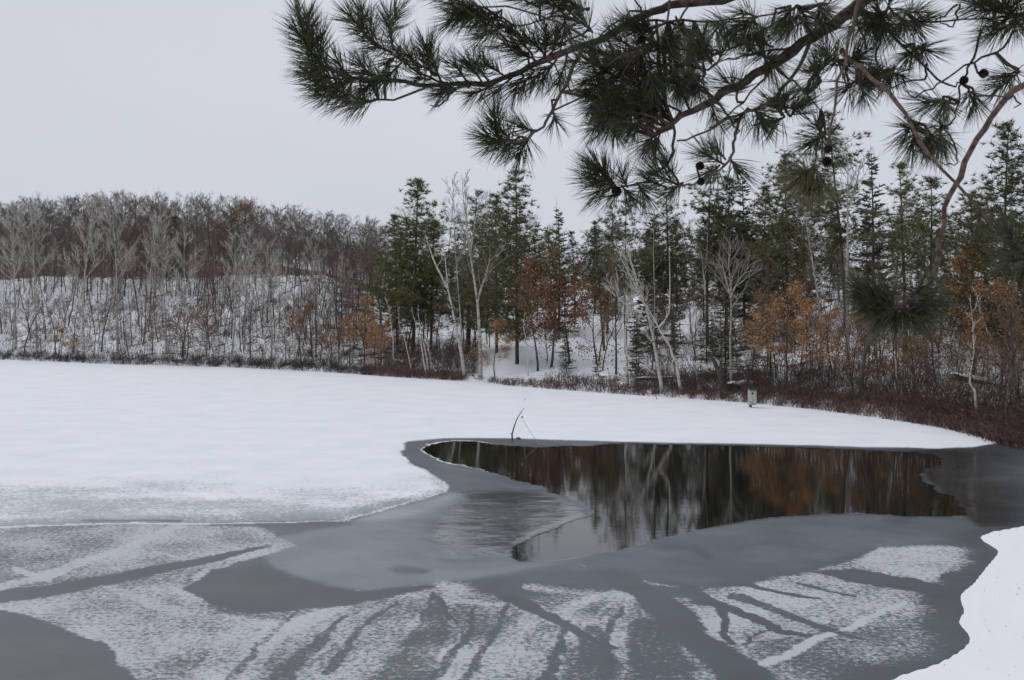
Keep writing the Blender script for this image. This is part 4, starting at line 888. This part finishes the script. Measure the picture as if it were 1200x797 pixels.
TW = [
 [(682, 58, 3.5), (667, 90, 3.48), (653, 117, 3.46), (643, 137, 3.45), (630, 153, 3.45), (617, 163, 3.44), (592, 168, 3.43)],
 [(951, 44, 3.0), (937, 78, 2.98), (917, 104, 2.97), (898, 122, 2.96), (872, 134, 2.96), (846, 140, 2.98), (826, 155, 3.0), (793, 165, 3.0)],
 [(901, 85, 3.05), (878, 111, 3.0), (852, 135, 3.0), (830, 150, 3.0)],
 [(866, 138, 2.96), (862, 156, 2.95), (859, 176, 2.94), (849, 196, 2.93), (826, 207, 2.92), (806, 217, 2.92), (780, 222, 2.92)],
 [(790, 145, 3.1), (790, 163, 3.05), (787, 183, 3.0), (774, 199, 2.98), (757, 212, 2.96), (731, 219, 2.95), (718, 221, 2.95)],
 [(1012, -30, 2.7), (1008, 0, 2.65), (995, 45, 2.6), (983, 95, 2.55), (975, 145, 2.5), (963, 185, 2.45), (955, 203, 2.42)],
 [(985, 60, 2.95), (1020, 90, 2.7), (1050, 120, 2.6), (1080, 165, 2.5), (1120, 215, 2.4), (1171, 271, 2.3), (1215, 310, 2.2)],
 [(1260, 60, 2.5), (1200, 100, 2.5), (1171, 125, 2.48), (1146, 165, 2.45), (1126, 205, 2.42), (1106, 245, 2.4), (1101, 300, 2.38), (1090, 331, 2.36), (1060, 356, 2.35), (1040, 362, 2.35)],
 [(1000, 5, 2.9), (1030, 30, 2.85), (1050, 45, 2.85), (1085, 80, 2.83), (1103, 98, 2.82), (1123, 100, 2.82), (1126, 92, 2.82)],
 [(1190, 35, 2.8), (1175, 55, 2.78), (1160, 65, 2.77), (1130, 80, 2.76), (1105, 95, 2.75), (1085, 108, 2.75), (1068, 113, 2.75), (1061, 107, 2.75)],
 [(1151, 35, 2.8), (1140, 70, 2.8), (1128, 95, 2.8), (1123, 120, 2.78), (1116, 142, 2.77), (1108, 152, 2.77)],
 [(1060, 135, 2.6), (1080, 148, 2.65), (1100, 151, 2.7), (1108, 152, 2.77), (1120, 175, 2.75), (1121, 190, 2.75), (1112, 193, 2.75), (1100, 190, 2.7)],
 [(1145, 115, 2.6), (1160, 112, 2.5), (1183, 114, 2.48)], 
 [(1000, 28, 2.9), (1050, 30, 2.9), (1090, 25, 2.85), (1148, 22, 2.8), (1190, 18, 2.75)],
 [(1120, 5, 2.8), (1108, 18, 2.8), (1090, 28, 2.85)], [(1124, 3, 2.8), (1122, 20, 2.8), (1112, 33, 2.8), (1102, 20, 2.8)],
 [(912, 82, 3.0), (930, 97, 2.98), (950, 117, 2.96), (962, 130, 2.95)],
 [(687, 45, 3.5), (660, 30, 3.48), (633, 18, 3.46), (593, 8, 3.45), (560, 7, 3.44), (548, -3, 3.44)],
 [(690, 10, 3.5), (660, 17, 3.5), (620, 28, 3.5), (596, 31, 3.5)],
 [(690, 36, 3.5), (660, 50, 3.5), (640, 66, 3.5), (625, 66, 3.5)],
 [(505, 101, 3.6), (470, 113, 3.6), (445, 118, 3.6), (417, 116, 3.62), (390, 110, 3.62)],
 [(530, 100, 3.6), (505, 92, 3.58), (480, 78, 3.57), (465, 66, 3.56), (447, 58, 3.56), (430, 42, 3.55), (418, 32, 3.55)],
 [(472, 74, 3.56), (460, 50, 3.55), (457, 25, 3.55)], [(517, 97, 3.58), (510, 80, 3.57), (503, 68, 3.57)],
 [(417, 92, 3.65), (385, 78, 3.66), (365, 62, 3.66), (357, 40, 3.67), (350, 18, 3.67)],
 [(412, 92, 3.65), (388, 100, 3.65), (365, 92, 3.66)],
 [(533, 104, 3.6), (525, 115, 3.58), (514, 123, 3.57), (504, 123, 3.57)],
 [(764, 14, 3.4), (745, 12, 3.38), (724, 25, 3.38), (705, 40, 3.4), (690, 60, 3.4)], [(751, 18, 3.38), (748, 5, 3.36), (738, -8, 3.35)],
 [(785, -10, 3.3), (783, 18, 3.25), (770, 35, 3.22), (755, 48, 3.2), (748, 60, 3.2)], [(806, 8, 3.3), (797, 25, 3.25), (785, 38, 3.22), (768, 49, 3.2)],
 [(757, 24, 3.4), (800, 25, 3.3), (840, 24, 3.2), (880, 20, 3.1), (920, 12, 3.1), (970, 5, 3.0)],
 [(930, 56, 3.05), (890, 62, 3.05), (860, 68, 3.08), (840, 74, 3.1)], [(905, 30, 3.05), (880, 42, 3.08), (862, 55, 3.1), (843, 62, 3.1)],
 [(1171, 271, 2.3), (1158, 240, 2.32), (1166, 225, 2.33)], [(880, 99, 3.05), (868, 90, 3.0), (845, 93, 3.0)],
 [(855, 55, 3.1), (847, 32, 3.12), (858, 20, 3.12)], [(1015, 60, 2.9), (1010, 35, 2.9), (1000, 20, 2.9)],
 [(1035, 20, 2.85), (1032, 50, 2.85), (1026, 75, 2.85), (1040, 95, 2.85)], [(838, 118, 3.1), (850, 133, 3.05), (866, 150, 3.02), (862, 160, 3.0)],
 [(1086, 77, 2.83), (1084, 92, 2.8), (1060, 97, 2.8), (1038, 105, 2.8)], [(1171, 125, 2.48), (1185, 112, 2.5), (1196, 122, 2.5), (1188, 126, 2.5)],
]
for k, pl in enumerate(TW):
    big = k in (6, 7, 5, 3, 1, 0)
    w0 = {6: 5.2, 7: 8.5, 5: 4.2, 1: 5, 0: 5, 3: 4, 4: 4, 8: 4, 9: 3.2, 10: 3.2}.get(k, 3.0)
    bough('twig', pl, w0, w0 * .45, 'near_light' if big else 'near_twig', 6)
SKA = np.array([tuple(p) for p in SK])

# needle sprays: a shoot with needle pairs, six shared meshes of each length
def spray(L, n, rng, nl=.112):
    m_ = MB()
    m_.tube([Vector((0, 0, 0)), Vector((0, 0, L * .6)), Vector((0, 0, L))], [.0042, .0035, .002], 5, 0)
    m_.tube([Vector((0, 0, L - .004)), Vector((0, 0, L + .008)), Vector((0, 0, L + .02))], [.004, .005, .0006], 5, 0)   # bud
    for k in range(n):
        t = (k + rng.random()) / n; z = L * (.12 + .88 * t); az = rng.random() * 2 * PI
        ang = math.radians(rng.uniform(22, 64) * (1 - .5 * t ** 3)); l = nl * rng.uniform(.8, 1.12)
        d = Vector((math.sin(ang) * math.cos(az), math.sin(ang) * math.sin(az), math.cos(ang)))
        for s_ in (0, 1):     # needles stand in pairs
            dd = (d + rv(rng) * .06).normalized(); p = Vector((0, 0, z)); bend = Vector((0, 0, 1)) * .10 + rv(rng) * .05
            p1 = p + dd * l * .5; p2 = p1 + (dd + bend).normalized() * l * .5
            r = .00095
            m_.tube([p, p1], [r * .9, r], 3, 1); m_.sp.append((p1.x, p1.y, p1.z, p2.x, p2.y, p2.z, r, 1))
    return m_.build('needle_spray', [M['near_twig'], M['needle']])
SPR = {}
for L_, n_ in ((.05, 34), (.09, 48), (.14, 64), (.20, 84)):
    SPR[L_] = [spray(L_, n_, rs(int(L_ * 1000) + k)) for k in range(4)]
nspray = 0
def put_spray(base, tip, rng, dry=False):  # dry only selects the paler olive needle colour
    global nspray
    d = tip - base; L_ = min(SPR, key=lambda a_: abs(a_ - d.length))
    sp_ = SPR[L_][rng.randrange(4)]
    q = Vector((0, 0, 1)).rotation_difference(d.normalized()) @ Quaternion((0, 0, 1), rng.random() * 6.28)
    k = rng.uniform(.88, 1.05) * (.70 if base.y < 2.5 else .84 if base.y < 3.45 else .98); nspray += 1
    if nspray <= 296:
        o = link('needle_spray', sp_, e); o.rotation_mode = 'QUATERNION'; o.rotation_quaternion = q; o.location = base - E0; o.scale = (k, k, k)
        if dry: o.material_slots[1].link = 'OBJECT'; o.material_slots[1].material = M['pale_needle']
    else: REST.append((sp_, Matrix.LocRotScale(base - E0, q, Vector((k, k, k)))))
    # join to the nearest twig when the shoot starts in the air
    dist = np.linalg.norm(SKA - np.array(tuple(base)), axis=1); j = int(dist.argmin())
    if dist[j] > .015:
        a_ = Vector(SKA[j]); JOIN = MB(); mid = a_.lerp(base, .5) + rv(rng) * dist[j] * .12
        JOIN.tube([a_ - E0, mid - E0, base - E0], [.0048, .004, .0035], 5, 0); link('side_shoot', JOIN.build('side_shoot', [M['near_twig']], True), e)
REST = []
rg = rs(77)
def sh(u0, v0, u1, v1, d, n=1, dry=False):
    for k in range(n):
        jd = rg.uniform(-.05, .05); j = lambda: rg.uniform(-3, 3)
        put_spray(V3(u0 + j(), v0 + j(), d), V3(u1 + j() * (1 + k), v1 + j() * (1 + k), d + jd), rg, dry)
for a_ in [(362, 57, 347, 18), (360, 52, 358, 12), (368, 66, 352, 40), (378, 75, 374, 42), (385, 84, 358, 62), (395, 88, 372, 74), (385, 80, 366, 45), (398, 92, 368, 90), (385, 97, 355, 80), (392, 104, 362, 100), (408, 114, 376, 110), (420, 116, 385, 100), (430, 117, 402, 118), (440, 118, 415, 125), (410, 92, 390, 70), (420, 92, 398, 100),
          (447, 60, 424, 40), (430, 42, 410, 20), (425, 38, 422, 8), (440, 52, 432, 25), (460, 60, 440, 55), (462, 58, 456, 18), (458, 40, 462, 8), (468, 66, 445, 78), (472, 74, 455, 88), (455, 95, 430, 82), (440, 92, 420, 75), (478, 78, 470, 55), (490, 84, 478, 66), (435, 93, 425, 108), (450, 94, 432, 100),
          (503, 85, 501, 60), (515, 92, 508, 65), (512, 88, 492, 80), (505, 92, 485, 92), (545, 94, 530, 74), (560, 93, 548, 74), (575, 92, 560, 76), (590, 90, 575, 78), (545, 100, 520, 106), (575, 98, 552, 108), (595, 95, 580, 110), (612, 88, 600, 108), (628, 80, 615, 100), (645, 75, 628, 95), (535, 102, 515, 112), (655, 68, 640, 90), (665, 70, 655, 95),
          (560, 7, 528, 2), (565, 9, 532, 14), (575, 12, 546, 22), (592, 29, 566, 30), (590, 24, 560, 16), (548, 0, 520, -8), (556, 12, 530, 24), (590, 32, 565, 42), (585, 12, 570, 25), (625, 64, 604, 42), (622, 66, 596, 56), (628, 66, 608, 66), (641, 66, 641, 38), (645, 64, 652, 40), (636, 66, 622, 44), (660, 50, 640, 50),
          (660, 14, 632, 2), (680, 8, 650, -4), (690, 12, 665, 5), (690, 32, 672, 20), (640, 4, 612, -4), (665, 20, 660, 34), (695, 40, 682, 18), (620, 2, 600, -12),
          (617, 163, 586, 168), (600, 167, 580, 142), (592, 168, 566, 158), (592, 168, 574, 172), (585, 168, 578, 140), (605, 165, 592, 176), (622, 160, 608, 178), (630, 154, 612, 148), (648, 130, 654, 142)]:
    sh(*a_, 3.55)
def star(u, v, d, n, r=28, up=0, su=0, spread=360):
    for k in range(max(2, int(n * .75))):
        an = math.radians(rg.uniform(0, 360)) if spread >= 360 else math.radians(up + rg.uniform(-spread / 2, spread / 2))
        bu, bv = u + rg.uniform(-7, 7), v + rg.uniform(-7, 7); rr2 = r * rg.uniform(.5, 1.15); dz = rg.uniform(-.07, .07)
        put_spray(V3(bu, bv, d), V3(bu + math.cos(an) * rr2, bv - math.sin(an) * rr2, d + dz), rg)
for a_ in [(795, 215, 768, 202), (800, 217, 785, 224), (782, 221, 762, 216), (790, 208, 780, 190), (849, 196, 822, 182), (845, 192, 830, 205), (852, 188, 838, 172), (855, 185, 862, 200), (720, 220, 698, 196), (722, 221, 694, 212), (720, 219, 706, 196), (716, 218, 690, 200), (728, 221, 712, 232), (735, 218, 726, 204), (745, 215, 752, 228), (718, 220, 700, 226), (728, 220, 740, 232)]:
    sh(*a_, 2.94)
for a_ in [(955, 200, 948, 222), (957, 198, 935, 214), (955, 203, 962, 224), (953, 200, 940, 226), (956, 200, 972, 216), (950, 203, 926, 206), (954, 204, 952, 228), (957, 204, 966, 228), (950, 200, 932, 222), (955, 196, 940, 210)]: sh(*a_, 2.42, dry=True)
for a_ in [(1050, 358, 1020, 338), (1045, 360, 1005, 345), (1055, 358, 1030, 372), (1060, 356, 1052, 380), (1062, 356, 1078, 376), (1065, 354, 1092, 366), (1040, 362, 1000, 362), (1048, 360, 1015, 352), (1058, 358, 1065, 372), (1075, 345, 1096, 350), (1030, 358, 998, 335), (1052, 358, 1040, 342), (1070, 350, 1088, 335), (1040, 362, 1022, 378), (1075, 350, 1100, 362), (1068, 352, 1084, 372), (1056, 360, 1046, 376), (1040, 360, 1008, 356), (1060, 360, 1074, 380), (1036, 352, 1010, 338), (1025, 356, 995, 345), (1068, 352, 1090, 358)]: sh(*a_, 2.35)
for a_ in [(1200, 298, 1175, 285), (1205, 300, 1180, 305), (1190, 285, 1172, 262), (1210, 305, 1190, 325)]: sh(*a_, 2.22)
# the thick mass of needles in the middle of the bough
for k in range(66):
    u = rg.uniform(708, 828); v = rg.uniform(52, 128) + (u < 780) * rg.uniform(0, 12) - (u > 800) * 12
    an = math.radians(rg.uniform(120, 300)); r_ = rg.uniform(20, 45); d = rg.uniform(3.2, 3.5)
    put_spray(V3(u, v, d), V3(u + math.cos(an) * r_, v - math.sin(an) * r_, d + rg.uniform(-.08, .08)), rg)
for a_ in [(722, 138, 3.2, 4, 24, 210, 0, 110), (745, 150, 3.15, 4, 24, 230, 0, 100), (772, 156, 3.1, 4, 22, 230, 0, 120), (706, 112, 3.3, 4, 24, 200, 0, 120), (835, 78, 3.1, 7, 26, 150, 0, 180), (830, 60, 3.1, 4, 26, 130, 0, 120),
           (900, 62, 3.05, 8, 26, 0, 0, 360), (882, 25, 3.1, 8, 26, 240, 0, 200), (850, 30, 3.12, 5, 24, 250, 0, 150), (930, 12, 3.0, 8, 30, 240, 0, 220), (960, 8, 3.0, 5, 30, 260, 0, 160), (760, 38, 3.3, 5, 26, 200, 0, 200), (795, 24, 3.25, 3, 22, 300, 0, 120),
           (920, 132, 2.96, 8, 24), (880, 132, 2.97, 5, 24, 270, 0, 220), (965, 152, 2.9, 6, 24), (868, 108, 3.0, 3, 24), (958, 90, 2.9, 6, 26, 180, 0, 240), (985, 75, 2.9, 7, 28), (1005, 98, 2.8, 7, 24), (1042, 82, 2.85, 6, 24, 270, 0, 260), (1035, 12, 2.85, 10, 32), (1060, 18, 2.85, 6, 28, 300, 0, 200), (1010, 18, 2.9, 5, 28, 260, 0, 200), (1078, 55, 2.83, 4, 22, 280, 0, 160),
           (1186, 22, 2.75, 13, 34), (1170, 10, 2.75, 6, 30, 160, 0, 200), (1200, 85, 2.7, 3, 26, 200, 0, 160), (1112, 116, 2.78, 5, 22, 230, 0, 180), (1107, 152, 2.75, 5, 24, 180, 0, 260), (1072, 148, 2.62, 5, 24, 190, 0, 170), (1088, 160, 2.6, 4, 22, 230, 0, 170), (1135, 105, 2.8, 2, 20, 290, 0, 40)]:
    star(*a_)
if REST:
    bm_ = __import__('bmesh').new()
    for me, mt in REST: n0 = len(bm_.verts); bm_.from_mesh(me); bm_.verts.ensure_lookup_table(); [v.co.__init__(mt @ v.co) if 0 else setattr(v, 'co', mt @ v.co) for v in bm_.verts[n0:]]
    me = bpy.data.meshes.new('small_needle_sprays'); bm_.to_mesh(me); bm_.free(); me.materials.append(M['near_twig']); me.materials.append(M['needle'])
    tag(link('small_needle_sprays', me, e), kind='stuff')
def cone_mesh(seed, L=.034, r=.015):
    rng = rs(seed); m_ = MB(); n = 9
    m_.tube([Vector((0, 0, L * k / 6)) for k in range(7)], [r * .7 * math.sin(PI * (k + .8) / 7.4) for k in range(7)], 8, 0, True)
    for k in range(60):
        t = k / 60; az = k * 2.399; z = L * (.04 + .92 * t); rr2 = r * math.sin(PI * (t * .85 + .12)); dv = Vector((math.cos(az), math.sin(az), 0))
        p = dv * rr2 * .45 + Vector((0, 0, z)); tp = dv * rr2 * 1.15 + Vector((0, 0, z + .003))
        m_.spike(p - dv * .002, tp, .0052, 0)
        m_.spike(tp + Vector((0, 0, .001)), p + Vector((0, 0, .004)), .0045, 0)
    return m_.build('pine_cone', [M['cone']])
CM = [cone_mesh(k) for k in range(3)]
for k, (u, v, d, s_) in enumerate([(817, 199, 2.91, 1.15), (818, 216, 2.9, 1.0), (724, 221, 2.93, 1.35), (593, 32, 3.46, 1.35), (1146, 86, 2.76, 1.15), (1126, 93, 2.8, 1.1), (748, 43, 3.2, 1.3), (361, 55, 3.63, 1.1), (684, 113, 3.3, 1.1), (973, 190, 2.45, 1.0), (745, 130, 3.1, 1.0), (968, 178, 2.45, .9)]):
    o = link('pine_cone', CM[k % 3], e); o.location = V3(u, v, d) - E0; o.rotation_euler = (rg.uniform(.6, 2.6), rg.uniform(-.6, .6), rg.uniform(0, 6)); o.scale = (s_ * .62,) * 3
    a_ = V3(u, v, d); dist = np.linalg.norm(SKA - np.array(tuple(a_)), axis=1); j = int(dist.argmin())
    if dist[j] > .02:
        m_ = MB(); m_.tube([Vector(SKA[j]) - E0, a_ - E0], [.0035, .003], 5, 0); link('cone_stalk', m_.build('cone_stalk', [M['near_twig']]), e)
print('tris', sum(len(m.loop_triangles) or sum(len(p.vertices) - 2 for p in m.polygons) for m in bpy.data.meshes if len(m.polygons) < 60000), 'sprays', nspray, 'objs', len(bpy.data.objects))
